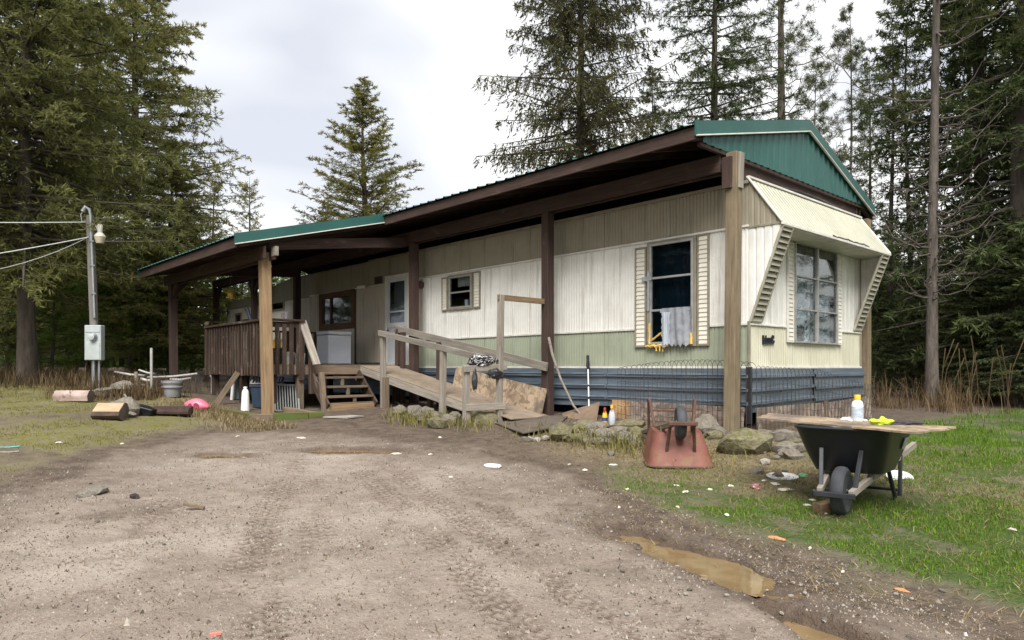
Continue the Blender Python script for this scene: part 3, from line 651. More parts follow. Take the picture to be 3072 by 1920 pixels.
M_sheetd = plain('dark_bin_bag', (.055, .065, .07), (.09, .10, .10), 4, .35, bump=.6, bscale=8, bdist=.05)
crinkle(1.24, 1.93, 1.15, 2.34, 1, M_plastic, 'plastic_sheet'); crinkle(1.95, 2.64, 1.15, 2.07, 2, M_sheetg, 'plastic_sheet')
crinkle(1.24, 1.93, 2.30, 2.58, 3, M_sheetg, 'plastic_sheet', -.08); crinkle(1.95, 2.64, 2.03, 2.58, 4, M_sheetg, 'plastic_sheet', -.09); crinkle(1.24, 1.7, 1.15, 1.40, 5, M_sheetd, 'plastic_sheet', -.03); crinkle(2.1, 2.5, 1.5, 1.85, 6, M_plastic, 'plastic_sheet', -.03)
shutter('x', .008, 1, 1.02, 1.20, 1.145, 2.56, M_trimw, M_shut, HOME, .058); shutter('x', .008, 1, 2.68, 2.83, 1.145, 2.57, M_trimw, M_shut, HOME, .058)
# raised black script emblem on the beige panel
mb = MB()
def bar(y0, z0, y1, z1, w_=.018):
    p, q = Vector((.014, y0, z0)), Vector((.014, y1, z1)); d = q-p; Rm = d.to_track_quat('X', 'Z').to_matrix(); mb.box((p+q)/2, (d.length, w_, w_), Rm)
bar(.345, 1.115, .345, 1.225, .022); bar(.345, 1.118, .645, 1.130); bar(.42, 1.125, .42, 1.225, .016); bar(.385, 1.185, .645, 1.195, .016)
for y in (.38, .455, .49, .525, .56): bar(y, 1.12, y+.006, 1.185, .014)
bar(.48, 1.15, .53, 1.17, .014); bar(.585, 1.125, .60, 1.225, .02); bar(.60, 1.225, .635, 1.222, .016); bar(.635, 1.20, .64, 1.225, .014); bar(.635, 1.125, .65, 1.16, .016)
tag(mb.build('emblem', M_black, HOME), 'raised black script maker emblem')
# --- front eyebrow: sloping roof, soffit, wings and louvred struts
AX, AZ = .44, 2.62
AWN = board('eyebrow_roof', (.215, 0, 2.94), (.215, W_, 2.94), .05, .02, M_awn, HOME)
bpy.data.objects.remove(AWN)
mb = MB(); pr = ribs(-.03, W_+.03, .10, .012); v = []; f = []
for i, (a, d) in enumerate(pr):
    sg = .012*math.sin(a*2.1)+(.02 if 1.2 < a < 2.9 else 0)*math.sin((a-1.2)*1.85)
    v += [(-.01-d*.8, a, 3.27-d*.6), (AX/2-d*.8, a, 2.95-d*.6), (AX+.02-d*.8, a, AZ+.005-d*.6-sg*.4)]
    if i: k = 3*i; f += [(k-3, k, k+1, k-2), (k-2, k+1, k+2, k-1)]
mb.add(v, f); AWN = mb.build('eyebrow_roof', M_awn, HOME, fix=False)
board('drip_edge', (AX+.018, -.03, AZ-.012), (AX+.018, W_+.03, AZ-.012), .02, .035, M_trimw, AWN, bev=.003)
board('ridge_flashing', (-.005, -.03, 3.275), (-.005, W_+.03, 3.275), .05, .03, M_trimw, AWN, bev=.004)
for y in (-.02, W_+.02): board('edge_trim', (-.01, y, 3.275), (AX+.02, y, AZ+.01), .03, .02, M_trimw, AWN, bev=.003)
for k in range(7):
    y = 1.55+.19*k; mb = MB(); mb.box((AX+.022, y, AZ+.012+.004*(k % 3)), (.012, .15+.03*(k % 2), .018), Matrix.Rotation(R(5*(k % 3-1)), 3, 'X')); mb.build('edge_gap_shade', M_black, AWN)  # black pieces paint the shade in the gaps of the warped edge
mb = MB(); mb.box((AX/2+.01, W_/2, AZ-.035), (AX-.01, W_-.02, .012)); mb.build('soffit', M_trimw, HOME)
for y, s in ((-.004, -1), (W_+.004, 1)):
    mb = MB()
    sheet(mb, 'y', y, s, .0, AX-.005, (lambda a: 1.40+(AZ-1.40)*a/AX), AZ-.004, .11, .008)
    mb.build('wing_panel', M_white, HOME, fix=False)
    mb = MB(); sheet(mb, 'y', y, s, .0, AX-.005, AZ+.004, (lambda a: 3.25-(3.25-AZ)*a/AX), .08, .008); mb.build('wing_panel', M_taupe, HOME, fix=False)
    mb = MB(); yi = y-s*.02
    sheet(mb, 'y', yi, -s, .02, AX-.02, (lambda a: 1.40+(AZ-1.40)*a/AX), AZ-.05, .11, .006); mb.build('wing_lining', M_trimw, HOME, fix=False)
    board('wing_trim', (-.0, y+s*.004, AZ), (AX, y+s*.004, AZ), .012, .03, M_trimt, HOME, bev=.002)
dirv = Vector((AX, 0, AZ-1.40)); nrm = Vector((AZ-1.40, 0, -AX)).normalized()
for y0, y1 in ((.0, .30), (W_-.30, W_)):
    p0, p1 = Vector((.012, 0, 1.395)), Vector((AX+.008, 0, AZ-.03)); Ls = (p1-p0).length; ux = (p1-p0)/Ls
    mb = MB()
    for yy in (y0+.0125, y1-.0125):
        mb.box((p0+p1)/2+Vector((0, yy, 0)), (Ls, .025, .035), Matrix((ux, (0, 1, 0), nrm)).transposed())
    for pp in (p0, p1): mb.box(pp+Vector((0, (y0+y1)/2, 0)), (.025, y1-y0-.05, .032), Matrix((ux, (0, 1, 0), nrm)).transposed())
    st_ = mb.build('louvred_strut', M_louv, HOME, bevel=.002)
    me = None; n = 17
    for k in range(n):
        c = p0+ux*((k+.5)*Ls/n)+Vector((0, (y0+y1)/2, 0))
        if me is None:
            m2 = MB(); m2.box((0, 0, 0), (.058, y1-y0-.052, .007), Matrix.Rotation(R(32), 3, 'Y')); ob = m2.build('slat', M_louv, None, origin=(0, 0, 0)); me = ob.data; bpy.data.objects.remove(ob)
        link(bpy.data.objects.new('slat', me), Matrix.Translation(c) @ Matrix((ux, (0, 1, 0), nrm)).transposed().to_4x4(), st_)
    mb = MB(); mb.box((p0+p1)/2+Vector((0, (y0+y1)/2, 0))-nrm*.022, (Ls-.03, y1-y0-.05, .004), Matrix((ux, (0, 1, 0), nrm)).transposed()); mb.build('backing', M_trimt, st_)
# --- skirting: sheets of horizontally ribbed blue metal
SKP = [(.78, 0), (.70, .0), (.695, .03), (.655, .03), (.645, 0), (.52, 0), (.515, .03), (.475, .03), (.465, 0), (.345, 0), (.34, .03), (.30, .03), (.29, 0), (.20, 0)]
def skirt(plane, base, sgn, a0, a1, dz=0, sag=0, nm='skirting_sheet', zmin=.20):
    n = 10; v = []; f = []; r = np.random.default_rng(int(abs(a0)*100)); ph = r.random()*6
    P = [p for p in SKP if p[0] >= zmin]
    for i in range(n+1):
        a = a0+(a1-a0)*i/n
        for k, (z, d) in enumerate(P):
            off = d+.008*math.sin(a*3+ph+z*5); zz_ = z+dz*(i/n)*(1-(z-.2)/.6)+sag*(1-(z-.2)/.6)*math.sin(i/n*math.pi)
            v.append((a, base+sgn*off, zz_) if plane == 'y' else (base+sgn*off, a, zz_))
    m_ = len(P)
    for i in range(n):
        for k in range(m_-1): f.append((i*m_+k, (i+1)*m_+k, (i+1)*m_+k+1, i*m_+k+1))
    mb = MB(); mb.add(v, f); return mb.build(nm, M_skirt, HOME, fix=False)
xsk = [-17.97, -15.2, -12.4, -9.8, -7.2, -4.75, -2.35, .02]
for a0, a1 in zip(xsk[:-1], xsk[1:]): skirt('y', -.02, -1, a0+.004, a1-.004, sag=-.02)
skirt('x', .02, 1, -.01, 1.85, dz=.05); skirt('x', .03, 1, 1.83, W_+.05, dz=.03)
skirt('y', W_+.02, 1, -LEN, .02)
for a0, a1 in zip(xsk[3:-1], xsk[4:]):
    for z in (.702, .522, .347): trim(a0+.03, a1-.03, z, .014, .012, M_skirt_hl, 'rib_highlight', y=-.051)  # pale strips paint the highlight along each skirting rib
# boards laid against the foot of the skirting
def lean_panel(name, a0, a1, z0, z1, plane, base, sgn, mat, parent=HOME, lean=.05, label=None, dz=0):
    mb = MB()
    if plane == 'y': v = [(a0, base+sgn*lean, z0), (a1, base+sgn*lean, z0+dz), (a1, base, z1+dz), (a0, base, z1)]; off = Vector((0, sgn*.012, 0))
    else: v = [(base+sgn*lean, a0, z0), (base+sgn*lean, a1, z0+dz), (base, a1, z1+dz), (base, a0, z1)]; off = Vector((sgn*.012, 0, 0))
    v = [Vector(p) for p in v]; v += [p+off for p in v]
    mb.add(v, [(0, 1, 2, 3), (7, 6, 5, 4), (0, 4, 5, 1), (1, 5, 6, 2), (2, 6, 7, 3), (3, 7, 4, 0)])
    o = mb.build(name, mat, parent)
    if label: o['label'] = label
    return o
lean_panel('foot_board', -2.20, -1.86, -.10, .30, 'y', -.085, -1, M_osbo, label='orange-brown fresh chipboard foot board')
lean_panel('foot_board', -1.87, -.02, -.12, .295, 'y', -.075, -1, M_osb2, dz=-.02); lean_panel('foot_board', .0, 2.0, -.13, .27, 'x', .085, 1, M_osb2); lean_panel('foot_board', 2.02, 3.72, -.12, .26, 'x', .095, 1, M_osb2, dz=.06)
board('foot_rail', (.14, .1, .03), (.14, 2.1, .01), .05, .10, M_deck, HOME); board('stake', (.13, 2.02, -.1), (.11, 2.04, .30), .05, .04, M_deck, HOME)
mb = MB(); mb.box((.01, -.02, .43), (.06, .06, .74)); mb.build('corner_gap_shade', M_dark, HOME)  # near-black strip paints the shade in the open skirting corner
mb = MB(); mb.box((-10.1, .25, .38), (15.6, .02, .76)); mb.build('crawl_space_shade', M_dark, HOME)  # added near-black sheet, shade under the home put into its colour
# ------------------------------------------------------------------ pole roof standing over the home
SH = thing('pole_roof', (-9, 1.82, 0), 'brown post and beam roof shelter with green ribbed metal sheets over the home', 'roof shelter')
YE, ZE, YR, ZR, YB, ZB = -1.10, 3.72, 1.92, 4.455, 4.46, 3.56
YP, ZP = -3.965, 2.97
XF, XB = -.10, -18.35
def panel_mesh(Ls, wd=.914):
    prof = []; n = 4; p = wd/n
    for k in range(n): prof += [(k*p, 0), (k*p+.035, 0), (k*p+.05, .02), (k*p+.085, .02), (k*p+.10, 0)]
    prof.append((wd, 0)); v = [(x, y, z) for (x, z) in prof for y in (0, Ls)]
    f = [(2*i, 2*i+2, 2*i+3, 2*i+1) for i in range(len(prof)-1)]
    me = bpy.data.meshes.new('roof_panel'); me.from_pydata(v, [], f); me.materials.append(M_roofg); me.update(); return me
def slope_panels(x0, x1, ya, za, yb, zb, over=.05):
    """sheets from the low edge (ya,za) up to (yb,zb), laid side by side along x from x0 down to x1"""
    Ls = math.hypot(yb-ya, zb-za)+over; d = Vector((0, yb-ya, zb-za)).normalized(); s = 1 if yb > ya else -1
    xx = Vector((1, 0, 0)) if s > 0 else Vector((-1, 0, 0)); zz_ = xx.cross(d)
    me = panel_mesh(Ls); n = int(math.ceil((x0-x1)/.914)); st = (x0-x1)/n
    for k in range(n):
        ox = (x0-(k+1)*st) if s > 0 else (x0-k*st)
        M = Matrix((( xx[0], d[0], zz_[0], ox), (xx[1], d[1], zz_[1], ya-d[1]*over), (xx[2], d[2], zz_[2], za-d[2]*over+.012+.0006*(k % 2)), (0, 0, 0, 1)))
        M = M @ Matrix.Diagonal((st/.914*1.004, 1, 1, 1))
        link(bpy.data.objects.new('roof_panel', me), M, SH)
slope_panels(XF, XB, YE, ZE, YR, ZR); slope_panels(XF, XB, YB, ZB, YR, ZR)
slope_panels(-7.04, -12.66, YP, ZP, YE, ZE)
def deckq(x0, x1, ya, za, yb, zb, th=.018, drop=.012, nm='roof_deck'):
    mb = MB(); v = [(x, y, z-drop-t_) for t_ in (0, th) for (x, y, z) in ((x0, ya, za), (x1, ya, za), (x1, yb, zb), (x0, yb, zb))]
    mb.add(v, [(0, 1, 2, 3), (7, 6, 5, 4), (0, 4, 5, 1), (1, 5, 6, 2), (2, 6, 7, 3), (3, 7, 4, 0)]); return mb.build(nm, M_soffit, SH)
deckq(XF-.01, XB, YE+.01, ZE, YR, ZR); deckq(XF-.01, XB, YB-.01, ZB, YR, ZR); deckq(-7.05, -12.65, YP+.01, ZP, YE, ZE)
sf = (ZR-ZE)/(YR-YE); sb_ = (ZR-ZB)/(YR-YB); sp_ = (ZE-ZP)/(YE-YP)
x = XF-.06; k = 0
while x > XB:
    a = .034+.075; board('rafter', (x, YE+.04, ZE-a+.04*sf), (x, YR, ZR-a), .045, .14, M_brown, SH)
    board('rafter', (x, YR, ZR-a-.001), (x, YB-.05, ZB-a+.05*abs(sb_)), .043, .14, M_brown, SH); x -= .61
x = -7.12
while x > -12.66:
    board('rafter', (x, YP+.04, ZP-.11+.04*sp_), (x, YE+.02, ZE-.11), .044, .138, M_brown, SH); x -= .61
def tb(*a, **k): return board(*a, **k)
board('fascia', (XF, YE+.016, ZE-.092), (-7.05, YE+.016, ZE-.092), .034, .16, M_brown, SH)
board('fascia', (-12.67, YE+.016, ZE-.092), (XB, YE+.016, ZE-.092), .034, .16, M_brown, SH)
board('fascia', (-7.045, YP+.016, ZP-.10), (-12.655, YP+.016, ZP-.10), .034, .165, M_brown, SH)
board('fascia', (XF, YB-.016, ZB-.10), (XB, YB-.016, ZB-.10), .034, .16, M_brown, SH)
# rake trims in green metal with a pale hem
def rake(x, ya, za, yb, zb, h, out=1, nm='rake_trim'):
    mb = MB(); o = .03*out
    v = [(x, ya, za+.045), (x, yb, zb+.045), (x, yb, zb+.045-h), (x, ya, za+.045-h)]; v += [(p[0]+o, p[1], p[2]) for p in v]
    mb.add(v, [(0, 1, 2, 3), (7, 6, 5, 4), (0, 4, 5, 1), (1, 5, 6, 2), (2, 6, 7, 3), (3, 7, 4, 0)]); r_ = mb.build(nm, M_roofg, SH)
    board('hem', (x+o*1.2, ya, za+.045-h-.004), (x+o*1.2, yb, zb+.045-h-.004), .03, .016, M_trimw, r_, bev=.002)
    mb = MB(); v = [(x-.13*out, ya, za+.047), (x+o, ya, za+.047), (x+o, yb, zb+.047), (x-.13*out, yb, zb+.047)]; v += [(p[0], p[1], p[2]+.003) for p in v]
    mb.add(v, [(3, 2, 1, 0), (4, 5, 6, 7), (0, 1, 5, 4), (1, 2, 6, 5), (2, 3, 7, 6), (3, 0, 4, 7)]); mb.build('cap', M_roofg, r_)
rake(XF, YE-.02, ZE-.005, YR, ZR, .17); rake(XF, YB+.02, ZB-.007, YR, ZR, .17)
rake(-7.03, YP-.02, ZP-.005, YE-.01, ZE, .17)
rake(-12.66, YP-.02, ZP-.005, YE-.01, ZE, .17, -1)
for s, (ya, za) in ((1, (YE, ZE)), (-1, (YB, ZB))):
    mb = MB(); d = .22; q = ZR+.04-.22*abs((ZR-za)/(YR-ya))
    mb.add([(XF, YR, ZR+.045), (XB, YR, ZR+.045), (XB, YR-s*d, q), (XF, YR-s*d, q)], [(0, 1, 2, 3)]); mb.build('ridge_cap', M_roofg, SH)
# gable cladding of ribbed green sheets with a plank behind
ya, yb = -.90, YB-.05
def gtop(y): return (ZE+(y-YE)*sf if y < YR else ZR+(y-YR)*sb_)-.03
for s0, s1 in zip(np.linspace(ya, yb, 7)[:-1], np.linspace(ya, yb, 7)[1:]):
    mb = MB(); pr = []; y = s0
    n = max(2, int((s1-s0)/.15)); p = (s1-s0)/n
    for k in range(n): pr += [(s0+k*p, 0), (s0+k*p+.03, .016), (s0+k*p+.05, .016), (s0+k*p+.08, 0)]
    pr.append((s1, 0)); v = []; f = []
    for i, (y, d) in enumerate(pr):
        v += [(XF-.02+d, y, 3.56), (XF-.02+d, y, max(3.562, gtop(y)))]
        if i: f.append((2*i-2, 2*i, 2*i+1, 2*i-1))
    mb.add(v, f); mb.build('gable_panel', M_roofg, SH, fix=False)
board('gable_beam', (XF-.05, -.95, 3.535), (XF-.05, YB-.12, 3.535), .05, .05, M_brown, SH)
board('gable_beam', (XF-.10, -.42, 3.42), (XF-.10, YB-.5, 3.42), .05, .22, M_brown, SH)
# posts and beams
def post(x, y, top, mat, sz=.145, lean=(0, 0), z0=None, par=SH, name='post', label=None):
    z0 = gz(x, y)-.12 if z0 is None else z0
    o = board(name, (x, y, z0), (x+lean[0], y+lean[1], top), sz, sz, mat, par, up=(1, 0, 0), bev=.006)
    if label: o['label'] = label
    return o
post(-.055, -.35, 3.52, M_post, .152, (.045, 0), label='weathered grey-brown corner post')
board('scab_board', (.06, -.34, 3.06), (.075, -.34, 3.51), .10, .045, M_grey, SH, up=(1, 0, 0))
board('scab_board', (-.06, -.445, 3.06), (-.055, -.445, 3.46), .13, .04, M_brown, SH, up=(0, 1, 0))
for xx_ in (-3.33, -7.105, -12.33, -15.03, -18.0): post(xx_, -.35, 3.3, M_brown, .15)
for xx_ in (-.055, -3.33, -7.1, -10.7, -14.4, -18.0): post(xx_, 3.99, 3.3, M_post if xx_ > -1 else M_brown, .15)
post(-7.14, -3.36, 2.80, M_tanw, .165, (-.20, .02), label='light tan porch post')
post(-12.2, -3.36, 2.80, M_brown, .155, (-.10, 0))
for y in (-.275, -.425): board("beam", (-.16, y, 3.405), (XB+.3, y, 3.405), .045, .225, M_brown, SH)
for y in (3.92, 4.06): board('beam', (-.16, y, 3.35), (XB+.3, y, 3.35), .045, .30, M_brown, SH)
for y in (-3.27, -3.45): board('beam', (-7.06, y, 2.765), (-12.55, y, 2.765), .045, .21, M_brown, SH)
board('beam_end', (-7.16, -3.27, 2.80), (-6.98, -3.27, 2.80), .06, .16, M_grey, SH)
board('beam', (-12.28, -3.4, 2.98), (-12.28, -.30, 3.2), .09, .19, M_brown, SH)
board('beam', (-7.25, -3.3, 2.94), (-7.25, -.45, 3.32), .045, .19, M_brown, SH)
for (bx_, by_, dx, dy, zt) in ((-12.28, -3.3, 0, .36, 2.86), (-12.3, -3.36, .36, 0, 2.68), (-18.0, -.35, .40, 0, 3.22), (-15.03, -.35, .35, 0, 3.22), (-15.03, -.35, -.35, 0, 3.22)):
    board('knee_brace', (bx_, by_, zt-.36), (bx_+dx, by_+dy, zt+.02), .07, .10, M_brown, SH)
# ------------------------------------------------------------------ porch deck
DK = thing('porch_deck', (-9.05, -1.6, gz(-9.05, -1.6)), 'raised dark wooden porch deck with vertical slat railing before the home', 'deck')
DX0, DX1, DY0, DY1, DZ = -10.60, -7.55, -3.15, -.06, .845
n = 21; st = (DY1-DY0)/n
for k in range(n): board('plank', (DX0, DY0+(k+.5)*st, DZ-.018), (DX1, DY0+(k+.5)*st, DZ-.018), st-.006, .034, M_deck, DK)
for y in (DY0+.02, -1.6, DY1-.03): board('joist', (DX0, y, DZ-.125), (DX1-.045, y, DZ-.125), .04, .17, M_rail, DK)
board('rim_board', (DX1-.02, DY0, DZ-.105), (DX1-.02, DY1, DZ-.105), .04, .165, M_deck, DK)
board('rim_board', (DX0+.02, DY0, DZ-.125), (DX0+.02, DY1, DZ-.125), .04, .17, M_rail, DK)
for (x, y) in ((DX0+.1, DY0+.1), (DX1-.12, DY0+.1), (-7.62, -2.55), (DX0+.1, -.4), (DX1-.12, -.4), (-9, -1.6), (-9, DY0+.1)):
    post(x, y, DZ-.04, M_rail if x != -7.62 else M_deck, .12, par=DK, name='support_post')
# railing
post(DX0, DY0-.03, 1.68, M_rail, .09, z0=.62, par=DK, name='newel'); mb = MB(); mb.lathe([(.0, 0), (.05, .0), (.062, .03), (.05, .07), (.0, .09)], (DX0, DY0-.03, 1.68), 10); mb.build('newel_cap', M_rail, DK, smooth=True)
post(DX1, DY0-.03, 1.64, M_rail, .09, z0=.62, par=DK, name='newel'); post(DX1, -2.56, 1.64, M_rail, .09, z0=.55, par=DK, name='newel')
board('hand_rail', (DX0-.05, DY0-.03, 1.635), (DX1+.05, DY0-.03, 1.655), .13, .04, M_rail, DK); board('rail_board', (DX0, DY0-.01, 1.555), (DX1, DY0-.01, 1.57), .035, .11, M_rail, DK)
n = 20
for k in range(n):
    x = DX0+.10+(DX1-DX0-.2)*(k+.5)/n; board('baluster', (x, DY0-.045, .66-.03*random.random()), (x+random.uniform(-.012, .012), DY0-.045, 1.60), .058, .028, M_rail, DK, up=(0, 1, 0), roll=random.uniform(-.1, .1))
board('hand_rail', (DX1, DY0+.02, 1.655), (DX1, -2.50, 1.655), .12, .04, M_rail, DK); board('rail_board', (DX1-.02, DY0, 1.575), (DX1-.02, -2.58, 1.575), .035, .10, M_rail, DK)
for k in range(4): y = -3.02+.135*k; board('baluster', (DX1+.015, y, .66), (DX1+.015, y, 1.58), .075, .032, M_rail, DK, up=(1, 0, 0))
board('hand_rail', (DX0+.04, DY0, 1.60), (DX0+.04, DY1, 1.60), .10, .04, M_rail, DK)
for k in range(13): y = DY0+.2+.22*k; board('baluster', (DX0+.04, y, .84), (DX0+.04, y, 1.58), .07, .03, M_rail, DK, up=(1, 0, 0))
# ------------------------------------------------------------------ steps
ST = thing('wooden_steps', (-7.2, -1.9, gz(-7, -1.9)), 'open wooden steps with four worn treads leading up to the porch deck', 'steps')
SY0, SY1 = -2.36, -1.42
tr = [(-7.37, .60), (-7.19, .43), (-7.01, .255)]
for (x, z) in tr: board('tread', (x, SY0, z), (x, SY1, z), .24, .038, M_deck, ST)
board('bottom_riser', (-6.87, SY0-.02, .045), (-6.87, SY1, .055), .04, .14, M_tanw, ST); board('tread', (-6.97, SY0, .13), (-6.97, SY1, .135), .16, .03, M_deck, ST)
for (x, z0, z1, y) in ((-7.28, .45, .58, -1.86), (-7.10, .28, .41, -1.84), (-6.93, .15, .235, -1.80)): board('tread_block', (x, y, z0), (x, y, z1), .06, .05, M_deck, ST, up=(1, 0, 0))
for y in (SY0-.025, SY1+.025): board('stringer', (-7.52, y, .66), (-6.86, y, .06), .04, .22, M_rail, ST)
post(-6.90, SY0-.06, .70, M_deck, .085, (-.12, 0), z0=gz(-6.9, -2.4)-.05, par=ST, name='newel'); post(-7.42, SY0-.05, .95, M_rail, .085, (-.02, 0), z0=.3, par=ST, name='newel')
board('hand_rail', (-7.57, -2.52, 1.66), (-7.10, -2.47, .84), .14, .04, M_grey, ST, up=(1, 0, 0))
# ------------------------------------------------------------------ ramp
RP = thing('access_ramp', (-5.4, -.9, gz(-5.4, -.9)), 'weathered plywood access ramp with slanting handrails beside the home', 'ramp')
def rz_(x): return .815+(x+7.50)*(.10-.815)/(7.50-3.62)
RX0, RX1, RY0, RY1 = -7.50, -3.62, -1.34, -.50
for a, b_ in ((RX0, -6.28), (-6.27, -5.05), (-5.04, -3.83)):
    board('ramp_sheet', (a, (RY0+RY1)/2, rz_(a)+.006), (b_, (RY0+RY1)/2, rz_(b_)+.006), RY1-RY0, .018, M_ply, RP, up=(0, 0, 1), bev=.002)
board('ramp_sheet', (-3.84, (RY0+RY1)/2-.02, rz_(-3.84)+.012), (-3.1, (RY0+RY1)/2-.02, gz(-3.1, -.9)+.03), RY1-RY0, .018, M_ply, RP, bev=.002)
for y in (RY0+.02, RY1-.02): board('stringer', (RX0-.02, y, rz_(RX0)-.075), (-3.9, y, rz_(-3.9)-.075), .04, .14, M_grey if y < -1 else M_deck, RP)
for x in (-6.9, -5.9, -5.2): board('bearer', (x, RY0+.05, rz_(x)-.09), (x, RY1-.05, rz_(x)-.09), .05, .12, M_deck, RP)
for x in (-6.2, -5.1): post(x, -.6, rz_(x)-.1, M_deck, .09, par=RP, name='support_post')
post(-6.60, RY0-.04, 1.46, M_grey, .09, par=RP, name='rail_post', lean=(-.02, 0)); board('post_block', (-6.52, RY0-.04, gz(-6.5, -1.4)-.05), (-6.52, RY0-.04, rz_(-6.5)-.02), .10, .09, M_deck, RP, up=(1, 0, 0))
post(-4.78, RY0-.045, 1.13, M_grey, .09, par=RP, name='rail_post', lean=(.03, 0))
board('hand_rail', (-6.68, RY0-.095, 1.44), (-3.45, RY0-.07, .90), .04, .10, M_grey, RP)
post(-3.385, RY0-.02, 1.90, M_grey, .085, par=RP, name='rail_post', lean=(.05, 0))
board('cross_arm', (-3.335, -1.42, 1.86), (-3.335, -.43, 1.855), .04, .085, M_tanw, RP)
post(-3.47, -1.93, .83, M_grey, .085, par=RP, name='rail_post', lean=(.0, .0))
board('guard_board', (-3.425, -2.02, .77), (-3.33, -1.25, .80), .04, .095, M_grey, RP); board('guard_board', (-3.425, -1.97, .20), (-3.33, -1.28, .205), .04, .10, M_grey, RP)
board('hand_rail', (-7.62, -.475, 1.60), (-3.22, -.475, .80), .045, .135, M_grey, RP)
post(-7.50, -.475, 1.58, M_rail, .085, z0=.83, par=RP, name='rail_post'); post(-6.03, -.52, 1.27, M_brown, .085, z0=gz(-6, -.5)-.1, par=RP, name='rail_post'); post(-7.2, -.55, 1.5, M_brown, .085, z0=gz(-7.2, -.5)-.05, par=RP, name='rail_post')
# mossy timber kerb round the foot of the tan post
KB = thing('timber_kerb', (-6.9, -3.5, gz(-6.9, -3.5)), 'low mossy timber kerb round the foot of the tan porch post', 'kerb')
gk = gz(-6.3, -3.6)
board('timber', (-6.28, -4.02, gk+.045), (-6.24, -3.68, gk+.045), .12, .12, M_deck, KB); board('timber', (-6.24, -3.675, gk+.05), (-6.16, -3.12, gk+.045), .13, .13, M_mosswood, KB); board('timber', (-6.16, -3.115, gk+.045), (-6.13, -2.85, gk+.045), .12, .12, M_mosswood, KB)
board('timber', (-6.36, -3.93, gk+.05), (-7.6, -3.95, gk+.08), .12, .12, M_mosswood, KB); board('timber', (-6.22, -2.95, gk+.045), (-7.3, -2.98, gk+.09), .12, .11, M_deck, KB)
# ------------------------------------------------------------------ rocks
from mathutils import noise as mnoise
def rock_mesh(seed, mat, flat=.7, rough=.28, sub=2):
    bm = bmesh.new(); bmesh.ops.create_icosphere(bm, subdivisions=sub, radius=1)
    off = Vector((seed*3.7, seed*1.3, seed*.7))
    for v in bm.verts:
        p = v.co.copy(); n = mnoise.noise(p*1.1+off)*rough*1.6+mnoise.noise(p*2.6+off)*rough*.6
        q = p*(1+n); cell = mnoise.cell(p*1.4+off)
        v.co = Vector((q.x, q.y*.8, q.z*flat))*(1+.08*cell)
    me = bpy.data.meshes.new('rock'); bm.to_mesh(me); bm.free(); me.materials.append(mat)
    me.polygons.foreach_set('use_smooth', [True]*len(me.polygons)); me.set_sharp_from_angle(angle=R(32)); return me
RK = [rock_mesh(i, M_rock, .65+.12*(i % 3)) for i in range(5)]; RM = [rock_mesh(20+i, M_rockmoss, .62) for i in range(4)]; RPb = [rock_mesh(40+i, M_pale, .6, .18, 1) for i in range(2)]
def rock(x, y, r, me, label, group=None, name='rock', sx=1, sz=1, rz=None, sink=.45, cat='rock'):
    r *= .88 if r > .1 else 1
    o = bpy.data.objects.new(name, me); rz = random.uniform(0, 6.3) if rz is None else rz
    z = gz(x, y)+r*sz*.6*(1-sink)
    link(o, Matrix.Translation((x, y, z)) @ Matrix.Rotation(rz, 4, 'Z') @ Matrix.Rotation(random.uniform(-.25, .25), 4, 'X') @ Matrix.Diagonal((r*sx, r, r*sz, 1))); return tag(o, label, cat, group)
rock(.56, -1.12, .34, RM[0], 'big mossy boulder at the foot of the weathered corner post', name='boulder', rz=.9, sx=1.15, sz=.95)
rock(-1.62, -1.86, .25, RM[1], 'mossy boulder beside the dark matting at the ramp foot', name='boulder', sx=1.1)
rock(-1.22, -.95, .21, RM[2], 'rounded mossy rock behind the spray bottles', sz=.9, sx=1.2)
rock(-3.55, -1.63, .27, RM[3], 'large dark rounded rock under the ramp guard rail', name='boulder', sx=1.2)
rock(-.32, -.55, .20, RK[2], 'grey rock leaning at the foot board next to the corner post', sx=1.2)
rock(-1.66, -1.22, .26, RM[1], 'flat mossy slab beside the stick and cane', sx=1.3, sz=.7)
GRK = 'rubble rocks heaped along the foot of the home'
for (x, y, r) in ((-1.65,-1.6,.13),(-1.79,-1.28,.15),(-1.28,-1.64,.13),(-1.5,-1.35,.17),(-1.14,-1.31,.15),(-.79,-1.54,.14),(-1.26,-1.85,.12),(-1.41,-1.89,.12),(-.95,-1.15,.16),(-.6,-1.0,.15),(-.08,-.6,.12),(.0,-.85,.15),(-.45,-.85,.13),(-1.05,-1.6,.15),(-.95,-1.85,.11),(-.55,-1.35,.13),(-.25,-1.1,.11),(.9,-.6,.12),(.65,-.4,.12),(.95,-.95,.14),(1.1,-1.1,.12),(1.05,-.8,.10),(.8,-.15,.12),(.45,-.45,.11),(1.25,-.7,.09),(1.2,-.35,.10),(.3,-.75,.09)):
    rock(x, y, r*random.uniform(.85, 1.15), random.choice(RK+[RM[0], RM[2]]), 'rough grey-brown rock in the rubble row below the blue skirting', GRK, sx=random.uniform(1, 1.4))
for k in range(46):
    t = random.random(); x = -2.0+3.4*t; y = -1.75+.5*t+random.gauss(0, .33)
    if abs(x-.44) < .45 and y < -1.5: continue
    rock(x, y, random.uniform(.03, .075), random.choice(RK+RPb), 'small stone in the rubble row below the blue skirting', 'small stones in the rubble row', name='stone', cat='stone')
for (x, y, r) in ((-1.85,-2.2,.075),(-1.75,-2.15,.07),(-1.70,-2.05,.075)): rock(x, y, r, RPb[0], 'pale pebble beside the mossy boulder at the matting', 'pale pebbles at the matting', name='pebble', cat='stone')
